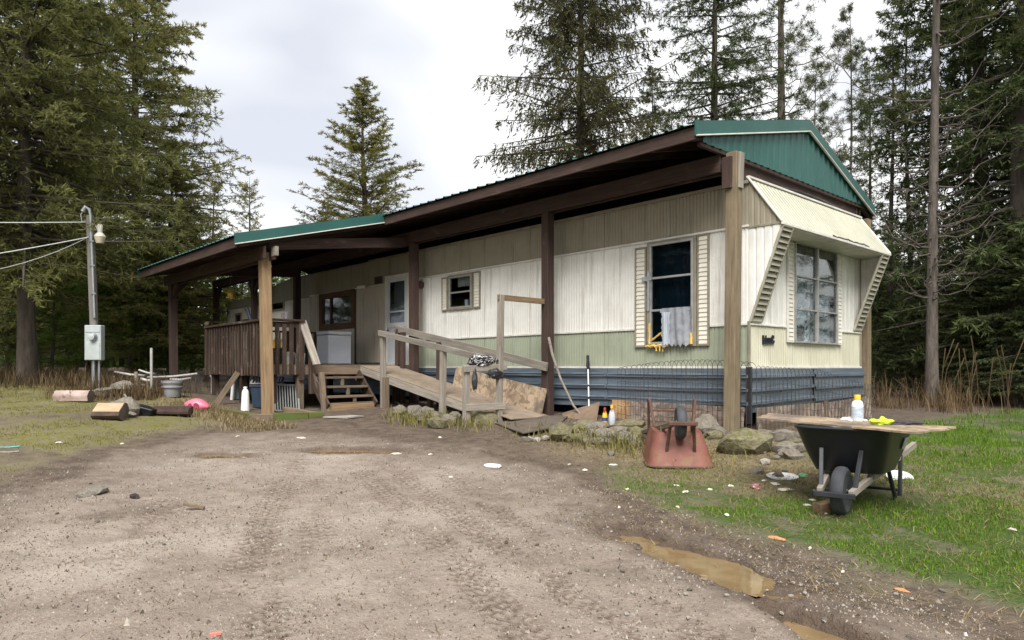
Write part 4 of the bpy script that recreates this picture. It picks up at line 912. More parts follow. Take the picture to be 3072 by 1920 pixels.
for (x, y, r) in ((-5.55,-1.72,.14),(-5.4,-1.5,.15),(-4.65,-1.95,.14),(-5.35,-1.85,.12),(-4.95,-1.6,.15),(-4.6,-1.72,.16),(-3.62,-2.35,.20),(-3.75,-2.05,.16),(-4.2,-1.9,.14),(-4.1,-1.65,.15),(-3.95,-2.2,.10),(-4.35,-2.1,.10)):
    rock(x, y, r, random.choice(RK+RM[:3]), 'rock in the cluster beside the ramp posts', 'rocks beside the ramp', sx=1.2)
for (x, y, r, l) in ((-9.99,-5.22,.30,'flat grey stone by the foot of the meter pole'),(-10.3,-4.85,.26,'upright wedge stone beside the meter pole'),(-7.5,-5.5,.24,'pointed lichened stone between the split log and black tray'),(-7.3,-5.55,.16,'pale flat stone in front of the pointed stone'),(-2.37,-6.99,.15,'half buried grey stone in the dirt drive')):
    rock(x, y, r, random.choice(RK), l, sx=1.25, sz=.5 if 'half' in l or 'flat' in l else 1.0, sink=.5 if 'half' in l else .2)
for k in range(120):
    x, y = random.uniform(-3.5, 3.2), random.uniform(-7.6, -3.3)
    if random.random() < .5: x = random.uniform(1.2, 3.4); y = -4.7+random.gauss(0, .5)
    rock(x, y, random.uniform(.006, .018), random.choice(RPb+RK[:1]), 'tiny loose pebble lying on the dirt drive', 'loose pebbles on the drive', name='pebble', cat='stone', sink=.1)
# ------------------------------------------------------------------ wheelbarrows
def curved_tray(top, bot, nr=7):
    """two rounded rectangles (list of xyz corner loops) joined into a thin tray shell"""
    def rr(c, r):
        o = []
        for i in range(4):
            p = Vector(c[i]); a = (Vector(c[i-1])-p).normalized(); b_ = (Vector(c[(i+1) % 4])-p).normalized()
            for k in range(nr):
                t = k/(nr-1); o.append(p+a*r*(1-t)**2+b_*r*t**2)
        return o
    return rr(top, .17), rr(bot, .15)
def barrow(root, tray_m, handle_m, steel_m, wheel_m, rim_m, hub_m, inverted=False):
    top = [(.12, -.36, .695), (.12, .36, .695), (-.98, .38, .70), (-.98, -.38, .70)]; bot = [(-.13, -.26, .33), (-.13, .26, .33), (-.80, .27, .33), (-.80, -.27, .33)]
    T, B = curved_tray(top, bot); n = len(T); rings = []
    for k in range(7):
        t = k/6; rings.append([T[i].lerp(B[i], t)+Vector((0, 0, -.02*math.sin(t*math.pi))) for i in range(n)])
    inner = [[p+(Vector((-.40, 0, p.z))-p).normalized()*.008+Vector((0, 0, .006)) for p in r_] for r_ in rings]
    v = [p for r_ in rings for p in r_]+[p for r_ in inner for p in r_]; f = []; o = 7*n
    for k in range(6):
        for i in range(n):
            j = (i+1) % n; a = k*n+i; b_ = k*n+j; f.append((a, b_, b_+n, a+n)); f.append((o+a, o+a+n, o+b_+n, o+b_))
    f.append(tuple(6*n+i for i in range(n))); f.append(tuple(o+6*n+i for i in range(n-1, -1, -1)))
    f += [(i, o+i, o+(i+1) % n, (i+1) % n) for i in range(n)]
    mb = MB(); mb.add(v, f); tr_ = lb(mb, 'tray', tray_m, root, True)
    mb = MB(); mb.tube(T+[T[0]], .014, 7, False); lb(mb, 'rim', rim_m, tr_, True)
    for s in (-1, 1):
        lboard('handle', (.20, s*.115, .20), (-1.42, s*.30, .50), .042, .055, handle_m, root)
        lboard('front_strut', (.12, s*.125, .22), (.015, s*.15, .53), .035, .022, steel_m, root)
        mb = MB(); mb.tube([(-.62, s*.22, .36), (-.78, s*.27, .0), (-.86, s*.275, .0), (-.98, s*.26, .43)], .018, 7); lb(mb, 'leg', steel_m, root, True)
        lboard('riser', (-.25, s*.17, .28), (-.25, s*.17, .34), .05, .05, handle_m, root)
    mb = MB(); mb.tube([(-.80, -.27, .14), (-.80, .27, .14)], .014, 7); lb(mb, 'leg_brace', steel_m, root, True)
    lboard('nose_guard', (.225, -.15, .185), (.225, .15, .185), .05, .04, steel_m, root)
    mb = MB(); mb.tube([(0, -.14, .195), (0, .14, .195)], .012, 8); ax = lb(mb, 'axle', steel_m, root, True)
    rot = Matrix.Rotation(R(90), 3, 'X'); mb = MB()
    prof = [(.115, -.042), (.165, -.050), (.187, -.036), (.195, -.012), (.195, .012), (.187, .036), (.165, .050), (.115, .042), (.115, -.042)]
    mb.lathe(prof, (0, 0, .195), 28, rot); wh = lb(mb, 'wheel', wheel_m, root, True)
    mb = MB(); mb.lathe([(.02, -.05), (.03, -.02), (.118, -.018), (.118, .018), (.03, .02), (.02, .05)], (0, 0, .195), 20, rot); lb(mb, 'hub', hub_m, wh, True)
    return tr_
def lb(mb, name, m, parent, smooth=False):
    """build in the local frame of the thing that owns it"""
    v = [Vector(p) for p in mb.v]; r0 = ROOT[0]; mb.v = v
    o = mb.build(name, m, None, smooth=smooth); M = WM[r0] @ WM[o]; WM[o] = M; o.parent = parent; o.matrix_basis = WM[parent].inverted() @ M; return o
def lboard(name, p0, p1, wd, th, m, parent, up=(0, 0, 1)):
    o = board(name, p0, p1, wd, th, m, None, up); M = WM[ROOT[0]] @ WM[o]; WM[o] = M; o.parent = parent; o.matrix_basis = WM[parent].inverted() @ M; return o
ROOT = [None]
def setroot(o, M): WM[o] = M; o.matrix_basis = M; ROOT[0] = o
BW = thing('wheelbarrow', (0, 0, 0), 'black plastic wheelbarrow with wooden handles and a board across its tray', 'wheelbarrow')
Ax = Vector((.154, -.985, 0)).normalized()        # points to the nose
bx0, by0 = 2.26, -2.68
M = Matrix.Translation((bx0, by0, gz(bx0, by0)-.012)) @ Matrix(((Ax.x, -Ax.y, 0, 0), (Ax.y, Ax.x, 0, 0), (0, 0, 1, 0), (0, 0, 0, 1))) @ Matrix.Rotation(R(-1.5), 4, 'Y')
setroot(BW, M); barrow(BW, M_black, M_grey, M_blacksteel, M_rubber, M_black, M_blacksteel)
mb = MB(); mb.box((-.62, .352, .56), (.15, .004, .10), Matrix.Rotation(R(-17), 3, 'X')); tag(lb(mb, 'sticker', plain('pale_sticker', (.42, .42, .42), (.12, .12, .12), 30, .5), BW), 'white printed sticker on the tray side')
RW = thing('wheelbarrow', (0, 0, 0), 'rusty red wheelbarrow turned upside down on the ground by the rocks', 'wheelbarrow')
an = Vector((-.7355, .6776, 0))*-1+Vector((.6776, .7355, 0))*-.11; an.normalize()
nx_, ny_ = .36, -2.10
M = Matrix.Translation((nx_, ny_, gz(.3, -1.95)+.65)) @ Matrix(((an.x, -an.y, 0, 0), (an.y, an.x, 0, 0), (0, 0, 1, 0), (0, 0, 0, 1))) @ Matrix.Rotation(R(2), 4, 'Y') @ Matrix.Rotation(R(180), 4, 'X') @ Matrix.Diagonal((.95, .97, .93, 1))
setroot(RW, M); barrow(RW, M_rust, M_deck, M_rustdark, M_rubber, M_rustdark, plain('rusty_hub', (.40, .22, .08), (.28, .13, .06), 9, .7))
# board across the black wheelbarrow, with what lies on it
def slab(name, pts, th, mat, label, cat, group=None, parent=None):
    n = len(pts); v = [Vector(p) for p in pts]; v = v+[p-Vector((0, 0, th)) for p in v]
    mb = MB(); mb.add(v, [tuple(range(n)), tuple(range(2*n-1, n-1, -1))]+[(i, i+n, (i+1) % n+n, (i+1) % n) for i in range(n)])
    o = mb.build(name, mat, parent); return tag(o, label, cat, group) if parent is None else o
def wobble_edge(c, n=9, amp=.018):
    o = []
    for i in range(4):
        a, b_ = Vector(c[i]), Vector(c[(i+1) % 4]); d = (b_-a).normalized(); p = Vector((-d.y, d.x, 0))
        for k in range(n):
            t = k/n; o.append(a.lerp(b_, t)+p*random.uniform(-amp, amp)*(0 if k == 0 else 1))
    return o
slab('chipboard_sheet', wobble_edge([(1.48, -2.58, .347), (2.86, -2.86, .327), (2.93, -2.16, .331), (1.30, -2.02, .353)]), .014, M_osb, 'ragged chipboard sheet lying across the black wheelbarrow tray', 'board')
def bottle(name, x, y, z, prof, mat, capprof, capmat, label, cat='bottle', labelband=None, tilt=0, sx=1, sy=1):
    t = thing(name, (x, y, z), label, cat); Rm = Matrix.Rotation(tilt, 3, 'X')
    mb = MB(); mb.lathe(prof, (x, y, z), 18, Rm, sx, sy); mb.build('body', mat, t, smooth=True)
    mb = MB(); mb.lathe(capprof, (x, y, z), 14, Rm, sx, sy); mb.build('cap', capmat, t, smooth=True)
    if labelband: mb = MB(); mb.lathe([(labelband[2], labelband[0]), (labelband[2], labelband[1])], (x, y, z), 18, Rm, sx, sy); mb.build('paper_label', labelband[3], t, smooth=True)
    return t
M_yel = plain('yellow_plastic', (.75, .48, .03), (.66, .40, .02), 6, .4, bump=0); M_lime = plain('lime_fabric', (.50, .68, .04), (.42, .58, .03), 14, .8, bump=.3); M_dkf = plain('dark_grey_fabric', (.035, .03, .035), (.06, .05, .055), 14, .9, bump=.3)
M_lab = plain('printed_label', (.55, .60, .66), (.33, .40, .50), 22, .5, bump=0, stretch=(1, 1, 3))
bottle('bleach_bottle', 2.22, -2.25, .338, [(.0, 0), (.043, .0), (.047, .01), (.047, .14), (.040, .165), (.024, .18), (.022, .195), (0, .195)], M_whitepl, [(.0, .182), (.026, .182), (.026, .222), (.023, .226), (0, .226)], M_yel, 'white bottle with yellow cap standing on the chipboard sheet', labelband=(.03, .125, .0478, M_lab))
def crumple(name, x, y, z, sx, sy, sz, mat, label, cat, group=None, seed=0, sub=2, rz=0, parent=None):
    bm = bmesh.new(); bmesh.ops.create_icosphere(bm, subdivisions=sub, radius=1); off = Vector((seed*2.3+.4, seed*5.1, 3))
    for v in bm.verts:
        n = mnoise.noise(v.co*1.7+off)*.55+mnoise.noise(v.co*4+off)*.30; v.co = v.co*(1+n); v.co.z = max(v.co.z, -.25)
    me = bpy.data.meshes.new(name); bm.to_mesh(me); bm.free(); me.materials.append(mat)
    o = bpy.data.objects.new(name, me); link(o, Matrix.Translation((x, y, z+sz*.25)) @ Matrix.Rotation(rz, 4, 'Z') @ Matrix.Diagonal((sx, sy, sz, 1)), parent)
    return tag(o, label, cat, group) if parent is None else o
crumple('plastic_wrapper', 2.17, -2.2, .338, .11, .08, .025, M_whitepl, 'crumpled pale plastic wrapper under the yellow capped bottle', 'wrapper', seed=3, sub=3)
GL = thing('work_glove', (2.53, -2.35, .332), 'lime and dark grey work gloves lying on the chipboard sheet', 'gloves')
crumple('cuff', 2.47, -2.42, .332, .075, .05, .05, M_lime, '', '', seed=5, sub=3, parent=GL, rz=.8); crumple('palm', 2.57, -2.30, .332, .10, .055, .028, M_dkf, '', '', seed=6, sub=3, parent=GL, rz=.9)
for k in range(4): mb = MB(); a = .5+.22*k; mb.tube([(2.60+.03*math.cos(a), -2.27+.03*math.sin(a), .353), (2.60+.10*math.cos(a), -2.27+.10*math.sin(a), .350), (2.60+.13*math.cos(a), -2.27+.13*math.sin(a), .346)], [.014, .012, .009], 7); mb.build('finger', M_dkf, GL, smooth=True)
board_o = board('wood_block', (2.10, -2.76, gz(2.12, -2.72)+.035), (2.16, -2.56, gz(2.12, -2.6)+.035), .09, .09, M_tanw); tag(board_o, 'brown wood block chocking the black wheelbarrow wheel', 'wood block')
# ------------------------------------------------------------------ litter
def disc(name, x, y, rx, ry, mat, label, cat, tilt=.12, h=.02, group=None):
    mb = MB(); mb.lathe([(0, .0), (.9, .0), (1.0, .35), (1.0, 1.0), (.93, .8), (.86, .25), (0, .2)], (0, 0, 0), 24); o = mb.build(name, mat, None, smooth=True, origin=(0, 0, 0))
    M = Matrix.Translation((x, y, gz(x, y)+.006)) @ Matrix.Rotation(.7, 4, 'Z') @ Matrix.Rotation(tilt, 4, 'X') @ Matrix.Diagonal((rx, ry, h, 1)); WM[o] = M; o.matrix_basis = M; return tag(o, label, cat, group)
disc('oval_plate', 1.37, -1.87, .15, .13, M_whitepl, 'white oval plate lying in straw before the black wheelbarrow', 'plate')
disc('round_plate', 2.20, -1.20, .12, .10, M_whitepl, 'white round plate in grass behind the black wheelbarrow legs', 'plate', tilt=.45)
M_can = plain('red_foil', (.30, .015, .03), (.5, .35, .35), 16, .3, .4, bump=.3); M_grf = plain('green_foil', (.05, .42, .12), (.35, .6, .4), 14, .35, .2, bump=.4); M_paper = plain('soiled_paper', (.70, .66, .58), (.52, .47, .40), 9, .9, bump=.3); M_or = plain('orange_peel', (.62, .27, .12), (.5, .2, .09), 8, .7)
crumple('foil_wrapper', 1.50, -1.72, gz(1.5, -1.72), .055, .035, .03, M_grf, 'crumpled bright green wrapper beside the white oval plate', 'wrapper', seed=8)
crumple('crushed_can', 1.35, -2.36, gz(1.35, -2.36), .05, .035, .035, M_can, 'crushed red and white can in the grass edge', 'can', seed=9)
crumple('orange_scrap', 2.2, -3.66, gz(2.2, -3.66), .07, .02, .015, M_or, 'orange scrap on the dark soil beside the grass', 'scrap', seed=10)
crumple('orange_scrap', 3.17, -4.09, gz(3.17, -4.09), .04, .012, .012, M_or, 'small orange scrap on dark soil near the big puddle', 'scrap', seed=11)
for k, (x, y, s) in enumerate(((1.56,-2.22,.09),(1.44,-2.16,.06),(.97,-2.93,.05),(.5,-3.18,.03),(1.06,-2.67,.03),(.91,-3.82,.022),(1.2,-3.4,.022),(1.65,-3.38,.03),(1.96,-2.63,.035),(1.76,-2.05,.03),(1.3,-2.1,.03),(2.15,-2.73,.025),(2.5,-3.78,.018),(2.81,-4.01,.016),(3.59,-4.49,.016),(3.32,-2.26,.03),(-.24,-2.48,.05),(-.6,-2.8,.03),(-.28,-2.9,.045),(-4.33,-4.11,.07),(-4.99,-4.72,.04),(-2.38,-3.87,.06),(-2.08,-3.59,.03),(-.95,-4.16,.025),(-5.05,-6.13,.03),(-2.91,-2.83,.05),(-5.4,-6.74,.07),(1.9,-2.4,.03),(1.15,-2.45,.03),(.75,-2.75,.03))):
    crumple('paper_scrap', x, y, gz(x, y), s, s*.55, .012, M_paper, 'small soiled white paper scrap trodden into the ground', 'paper', 'paper scraps on the ground', seed=30+k, sub=2, rz=random.uniform(0, 3))
mb = MB(); mb.tube([(-1.06+.10*math.cos(a), -3.51+.07*math.sin(a), gz(-1.06, -3.51)+.012) for a in np.linspace(0, 6.0, 16)], .014, 6); tag(mb.build('plastic_ring', M_whitepl, None, smooth=True), 'white plastic ring lying on the dirt drive', 'ring')
tag(crumple('dirt_clod', -2.0, -6.76, gz(-2, -6.76), .06, .04, .03, plain('dark_clod', (.03, .018, .014), None, 9, .9), 'dark clod on the drive near the half buried stone', 'clod', seed=50), None)
mb = MB(); a = Vector((-1.25, -6.52, gz(-1.25, -6.5)+.03)); mb.box(a, (.16, .035, .02), Matrix.Rotation(.9, 3, 'Z') @ Matrix.Rotation(.2, 3, 'Y')); tag(mb.build('wood_chip', M_deck), 'loose wood chip lying on the dirt drive', 'wood chip')
mb = MB(); mb.box((1.18, -7.22, gz(1.18, -7.22)+.008), (.05, .018, .012), Matrix.Rotation(1.3, 3, 'Z')); tag(mb.build('plastic_strip', plain('coral_plastic', (.75, .22, .18), None, 6, .5)), 'coral plastic strip on the drive', 'scrap')
for (x0, y0, x1, y1, l) in ((-5.75,-7.75,-5.2,-7.15,'thin turquoise cord lying on the mossy lawn'),(-5.3,-7.7,-4.9,-7.2,'pale bent stick lying on the mossy lawn')):
    mb = MB(); mb.tube([(x0+(x1-x0)*t, y0+(y1-y0)*t, gz(x0+(x1-x0)*t, y0+(y1-y0)*t)+.02+.02*math.sin(t*6)) for t in np.linspace(0, 1, 7)], .009, 6); tag(mb.build('cord' if 'cord' in l else 'stick', plain('turquoise_cord', (.12, .42, .40), None, 9, .6) if 'cord' in l else M_grey, None, smooth=True), l, 'cord' if 'cord' in l else 'stick')
slab('flat_board', [(-5.95, -2.95, gz(-5.8, -2.7)+.03), (-5.5, -2.75, gz(-5.5, -2.7)+.03), (-5.55, -2.42, gz(-5.5, -2.5)+.03), (-5.85, -2.5, gz(-5.8, -2.5)+.03)], .02, M_pale, 'pale flat slab on the ground before the steps', 'slab')
slab('ground_matting', [(-3.25, -1.55, gz(-3.2, -1.5)+.02), (-2.05, -2.12, gz(-2.05, -2.1)+.075), (-1.95, -1.6, gz(-1.95, -1.6)+.08), (-2.75, -.5, gz(-2.75, -.5)+.03), (-3.2, -.6, gz(-3.2, -.6)+.03)], .016, plain('muddy_matting', (.075, .058, .045), (.12, .095, .075), 5, .95, bump=.4), 'muddy dark matting at the foot of the ramp', 'matting')
# ------------------------------------------------------------------ things leaning by the ramp foot
mb = MB(); pts = [(-5.50, .50, .80), (-5.54, .56, .43), (-3.24, .56, .045), (-3.18, .50, .45)]
v = [Vector((x, -y-.01, z)) for x, y, z in pts]; v += [p+Vector((0, -.014, .0)) for p in v]
mb.add(v, [(3, 2, 1, 0), (4, 5, 6, 7), (0, 1, 5, 4), (1, 2, 6, 5), (2, 3, 7, 6), (3, 0, 4, 7)]); tag(mb.build('chipboard_sheet', M_osb), 'long weathered chipboard sheet propped along the ramp edge', 'board')
mb = MB(); P = [(-2.93, -.42, .08), (-2.82, -.52, gz(-2.8, -.5)), (-2.15, -.52, gz(-2.2, -.5)), (-2.36, -.20, .27)]
v = [Vector(p) for p in P]; v += [p+Vector((0, -.012, -.004)) for p in v]; mb.add(v, [(3, 2, 1, 0), (4, 5, 6, 7), (0, 1, 5, 4), (1, 2, 6, 5), (2, 3, 7, 6), (3, 0, 4, 7)]); tag(mb.build('plywood_scrap', plain('stained_plywood', (.13, .085, .055), (.20, .14, .095), 6, .85, bump=.3)), 'stained plywood scrap leaning against the blue skirting', 'board')
mb = MB(); mb.tube([(-3.16, -.50, 1.27), (-3.08, -.50, 1.0), (-2.93, -.47, .62), (-2.70, -.44, .22), (-2.52, -.40, gz(-2.52, -.4))], [.022, .022, .018, .018, .015], 8); tag(mb.build('bare_stick', M_grey, None, smooth=True), 'long bent grey stick leaning on the brown post', 'stick')
CN = thing('reaching_pole', (-2.46, -.33, gz(-2.46, -.33)), 'thin white pole with black grip leaning on the blue skirting', 'pole')
z0 = gz(-2.46, -.33); p0, p1 = Vector((-2.46, -.33, z0)), Vector((-2.70, -.09, .98))
mb = MB(); mb.tube([p0, p0.lerp(p1, .8)], .011, 8); mb.build('shaft', M_whitepl, CN, smooth=True)
for a, b_ in ((.30, .34), (.50, .53)): mb = MB(); mb.tube([p0.lerp(p1, a), p0.lerp(p1, b_)], .0135, 8); mb.build('band', M_black, CN)
mb = MB(); mb.tube([p0.lerp(p1, .78), p0.lerp(p1, .84), p0.lerp(p1, .92), p1], [.018, .03, .022, .024], 8); mb.build('grip', M_black, CN, smooth=True); mb = MB(); q = p0.lerp(p1, .84); mb.tube([q, q+Vector((.05, -.02, -.05))], .012, 6); mb.build('trigger', M_black, CN)
def spray(x, y, body, nozzle, label, sc=1, band=None):
    z = gz(x, y)+.03; t = thing('spray_bottle', (x, y, z), label, 'spray bottle')
    mb = MB(); mb.lathe([(0, 0), (.036*sc, 0), (.040*sc, .01), (.040*sc, .12*sc), (.030*sc, .16*sc), (.016*sc, .19*sc), (.016*sc, .205*sc), (0, .205*sc)], (x, y, z), 16); mb.build('body', body, t, smooth=True)
    if band: mb = MB(); mb.lathe([(.0408*sc, .05*sc), (.0408*sc, .10*sc)], (x, y, z), 16); mb.build('paper_label', band, t, smooth=True)
    mb = MB(); mb.box((x, y, z+.225*sc), (.03*sc, .075*sc, .04*sc), Matrix.Rotation(.6, 3, 'Z')); mb.box((x+.02*sc, y-.03*sc, z+.195*sc), (.012, .014, .05*sc), Matrix.Rotation(.3, 3, 'X')); mb.build('nozzle', nozzle, t, bevel=.004)
M_blue = plain('blue_label', (.035, .045, .16), (.06, .08, .25), 14, .4, bump=0); M_redc = plain('red_cap', (.45, .04, .03), None, 8, .4, bump=0)
spray(-1.55, -.90, plain('lilac_plastic', (.58, .55, .62), (.48, .46, .52), 6, .4, bump=0), M_yel, 'pale spray bottle with yellow trigger among the rocks', 1.15, M_lab)
spray(-1.66, -.92, M_yel, M_redc, 'yellow and blue spray can beside the pale spray bottle', .95, M_blue)
# carrier bag hung over the guard rail
BG = thing('carrier_bag', (-3.5, -1.6, .3), 'black and white striped plastic bag hanging over the ramp guard rail', 'bag')
m, t, b, N, L = newmat('striped_bag'); M_bag = m
mp = coords(N, L, (1, 1, 1)); wv = N('ShaderNodeTexNoise', Scale=1.5, Detail=2.0, Roughness=.6, Distortion=2.5); L(mp.outputs[0], wv.inputs['Vector']); r_ = ramp(N, (.012, .012, .014), (.60, .60, .60), .53, .58); L(wv.outputs[0], r_.inputs[0]); L(r_.outputs[0], b.inputs['Base Color']); b.inputs['Roughness'].default_value = .25
def bag_part(name, c, s, seed, mat, sub=4):
    bm = bmesh.new(); bmesh.ops.create_icosphere(bm, subdivisions=sub, radius=1); off = Vector((seed, seed*2, 1))
    for v in bm.verts:
        p = v.co.copy(); n = mnoise.noise(p*1.3+off)*.35+abs(mnoise.noise(p*3.5+off))*.30+abs(mnoise.noise(p*7+off))*.12; v.co = p*(1+n-.2)
    me = bpy.data.meshes.new(name); bm.to_mesh(me); bm.free(); me.materials.append(mat); me.polygons.foreach_set('use_smooth', [True]*len(me.polygons)); me.set_sharp_from_angle(angle=R(35))
    return link(bpy.data.objects.new(name, me), Matrix.Translation(c) @ Matrix.Rotation(1.45, 4, 'Z') @ Matrix.Diagonal((*s, 1)), BG)
bag_part('bag_body', (-3.40, -1.66, .89), (.26, .085, .095), 3.1, M_bag); bag_part('bag_fold', (-3.34, -1.47, .70), (.15, .06, .09), 7.7, plain('bag_black', (.012, .012, .015), (.05, .05, .055), 12, .25, bump=.3)); bag_part('bag_strap', (-3.36, -1.86, .60), (.05, .035, .17), 5.2, MATS['bag_black'], 3); bag_part('bag_fold', (-3.50, -1.78, .86), (.10, .09, .11), 9.2, M_bag, 3)
# ------------------------------------------------------------------ things on and under the deck
FZ = thing('chest_freezer', (-9.27, -.96, .846), 'white chest freezer standing on the porch deck', 'freezer')
mb = MB(); mb.box((-9.27, -.96, .846+.33), (.54, .54, .62)); mb.build('cabinet', M_appl, FZ, bevel=.012); mb = MB(); mb.box((-9.27, -.96, 1.535), (.56, .56, .07)); lid_ = mb.build('lid', M_appl, FZ, bevel=.015)
mb = MB(); mb.box((-8.985, -.96, 1.505), (.02, .16, .02)); mb.build('handle', M_trimw, lid_); mb = MB(); mb.box((-9.27, -.96, .856), (.50, .50, .02)); mb.build('plinth', M_dark, FZ)
def tub(name, x, y, z, r, h, mat, label, cat='bucket', lidm=None, taper=.88):
    t = thing(name, (x, y, z), label, cat); mb = MB(); mb.lathe([(0, .004), (r*taper, 0), (r*.99, h*.92), (r*1.06, h*.93), (r*1.06, h), (r*.96, h), (r*.95, h*.9), (r*taper*.95, .02), (0, .02)], (x, y, z), 20); mb.build('body', mat, t, smooth=True)
    mb = MB(); mb.tube([(x+r*1.07*math.cos(a), y+r*1.07*math.sin(a)*.4-.02, z+h*.75+h*.05*math.cos(a)) for a in np.linspace(-1.5, 1.5, 9)], .004, 5); mb.build('handle', M_conduit, t)
    if lidm: mb = MB(); mb.lathe([(r*1.08, h-.01), (r*1.08, h+.015), (0, h+.02)], (x, y, z), 20); mb.build('lid', lidm, t, smooth=True)
    return t
tub('plastic_bucket', -7.86, -2.65, .846, .10, .22, M_whitepl, 'white bucket behind the deck railing next to the newel', lidm=M_whitepl); tub('plastic_bucket', -7.88, -2.42, .846, .10, .21, M_whitepl, 'white bucket by the deck stair opening')
tub('storage_crate', -7.90, -2.92, .846, .16, .30, M_black, 'black tub holding up a yellow tub behind the railing', 'tub'); tub('yellow_tub', -7.90, -2.90, 1.146, .12, .16, M_yel, 'yellow tub with white lid on the black tub behind the railing', 'tub', lidm=M_whitepl)
MG = thing('mug', (-7.55, -2.85, 1.676), 'purple-grey mug standing on the deck railing', 'mug'); M_mug = plain('mug_glaze', (.16, .14, .17), (.24, .21, .25), 9, .3, bump=0)
mb = MB(); mb.lathe([(0, 0), (.038, 0), (.040, .12), (.034, .12), (.032, .01), (0, .01)], (-7.55, -2.85, 1.676), 16); mb.build('cup', M_mug, MG, smooth=True); mb = MB(); mb.tube([(-7.55-.038*.68, -2.85-.038*.735, 1.77), (-7.55-.075*.68, -2.85-.075*.735, 1.765), (-7.55-.075*.68, -2.85-.075*.735, 1.71), (-7.55-.038*.68, -2.85-.038*.735, 1.70)], .007, 6); mb.build('handle', M_mug, MG, smooth=True)
FL = thing('flashlight', (-8.42, -3.18, 1.67), 'dark blue flashlight propped on the porch front railing', 'flashlight'); M_navy = plain('navy_plastic', (.02, .03, .06), (.05, .06, .09), 7, .4, bump=0)
for d in (0, .05): mb = MB(); mb.tube([(-8.36+d, -3.18, 1.672), (-8.50+d, -3.18, 1.85), (-8.55+d, -3.18, 1.91)], [.02, .022, .03], 9); mb.build('tube', M_navy if d else M_black, FL, smooth=True)
mb = MB(); mb.box((-8.52, -3.18, 1.69), (.24, .09, .03)); mb.build('base', M_black, FL, bevel=.01)
BF = thing('bird_feeder', (-9.72, -3.03, 2.2), 'small yellow bird feeder hanging under the porch roof', 'bird feeder')
mb = MB(); mb.lathe([(0, 0), (.085, .0), (.09, .02), (.055, .03), (.06, .09), (.10, .10), (.03, .17), (0, .19)], (-9.72, -3.03, 2.2), 14); mb.build('body', plain('amber_plastic', (.50, .33, .04), (.38, .25, .04), 8, .4, bump=0), BF, smooth=True); mb = MB(); mb.tube([(-9.72, -3.03, 2.38), (-9.72, -3.03, 3.05)], .004, 5); mb.build('hanger', M_wire, BF)
M_bbin = plain('blue_bin_plastic', (.018, .032, .058), (.028, .048, .08), 5, .45, bump=.05); M_grnbin = plain('grey_green_plastic', (.06, .085, .085), (.08, .11, .11), 5, .5); M_lat = plain('grey_vinyl', (.17, .175, .17), (.24, .245, .235), 7, .6)
def bin_(x, y, w_, d_, h, mat, label, rz=.2):
    z = gz(x, y); t = thing('storage_bin', (x, y, z), label, 'bin'); mb = MB(); Rm = Matrix.Rotation(rz, 3, 'Z'); mb.box((x, y, z+h/2), (w_*.84, d_*.84, h), Rm, 1.16); mb.build('body', mat, t, bevel=.02); mb = MB(); mb.box((x, y, z+h+.008), (w_*1.04, d_*1.04, .035), Rm); mb.build('rim', mat, t, bevel=.01); return t
bin_(-8.05, -3.0, .46, .40, .40, M_bbin, 'dark blue storage bin under the porch deck'); bin_(-9.7, -2.85, .30, .30, .46, M_grnbin, 'grey green bin far under the porch deck'); bin_(-9.05, -2.2, .4, .3, .4, M_bbin, 'blue bin beneath the middle of the porch deck')
def louvre(origin, ux, uy, w_, h, n, label):
    o = Vector(origin); ux = Vector(ux).normalized(); uy = Vector(uy); uy = (uy-ux*uy.dot(ux)).normalized(); t = thing('louvred_panel', o, label, 'panel'); nn = ux.cross(uy)
    for a, b_ in ((o, o+uy*h), (o+ux*w_, o+ux*w_+uy*h), (o, o+ux*w_), (o+uy*h, o+ux*w_+uy*h)): board('frame_bar', a, b_, .035, .02, M_lat, t, up=nn)
    for k in range(1, n): p = o+ux*w_*k/n; board('slat', p+uy*.01, p+uy*(h-.01), .022, .010, M_lat, t, up=nn)
louvre((-8.28, -3.20, .49), (.5, .87, 0), (-.5, .15, .14), .55, .42, 9, 'grey slatted panel resting on the dark blue bin'); louvre((-7.55, -3.05, gz(-7.5, -3)+.01), (.25, .9, -.05), (-.42, -.1, .62), .42, .55, 9, 'grey louvred panel leaning by the deck support post')
bottle('white_jug', -7.73, -3.52, gz(-7.73, -3.52), [(0, 0), (.075, 0), (.078, .02), (.060, .33), (.045, .37), (.028, .385), (.028, .40), (0, .40)], M_whitepl, [(0, .395), (.034, .395), (.034, .425), (0, .43)], M_whitepl, 'tall white plastic jug beside the tan porch post', 'jug')
tag(board('leaning_plank', (-8.87, -3.62, gz(-8.87, -3.6)), (-8.80, -3.235, .70), .035, .10, M_deck), 'dark plank propped against the porch deck edge', 'plank')
mb = MB(); mb.tube([(-9.6, -3.05, gz(-9.6, -3.05)+.01), (-9.5, -3.05, .55)], .035, 10); tag(mb.build('white_pipe', M_whitepl, None, smooth=True), 'short white pipe standing under the porch deck', 'pipe')
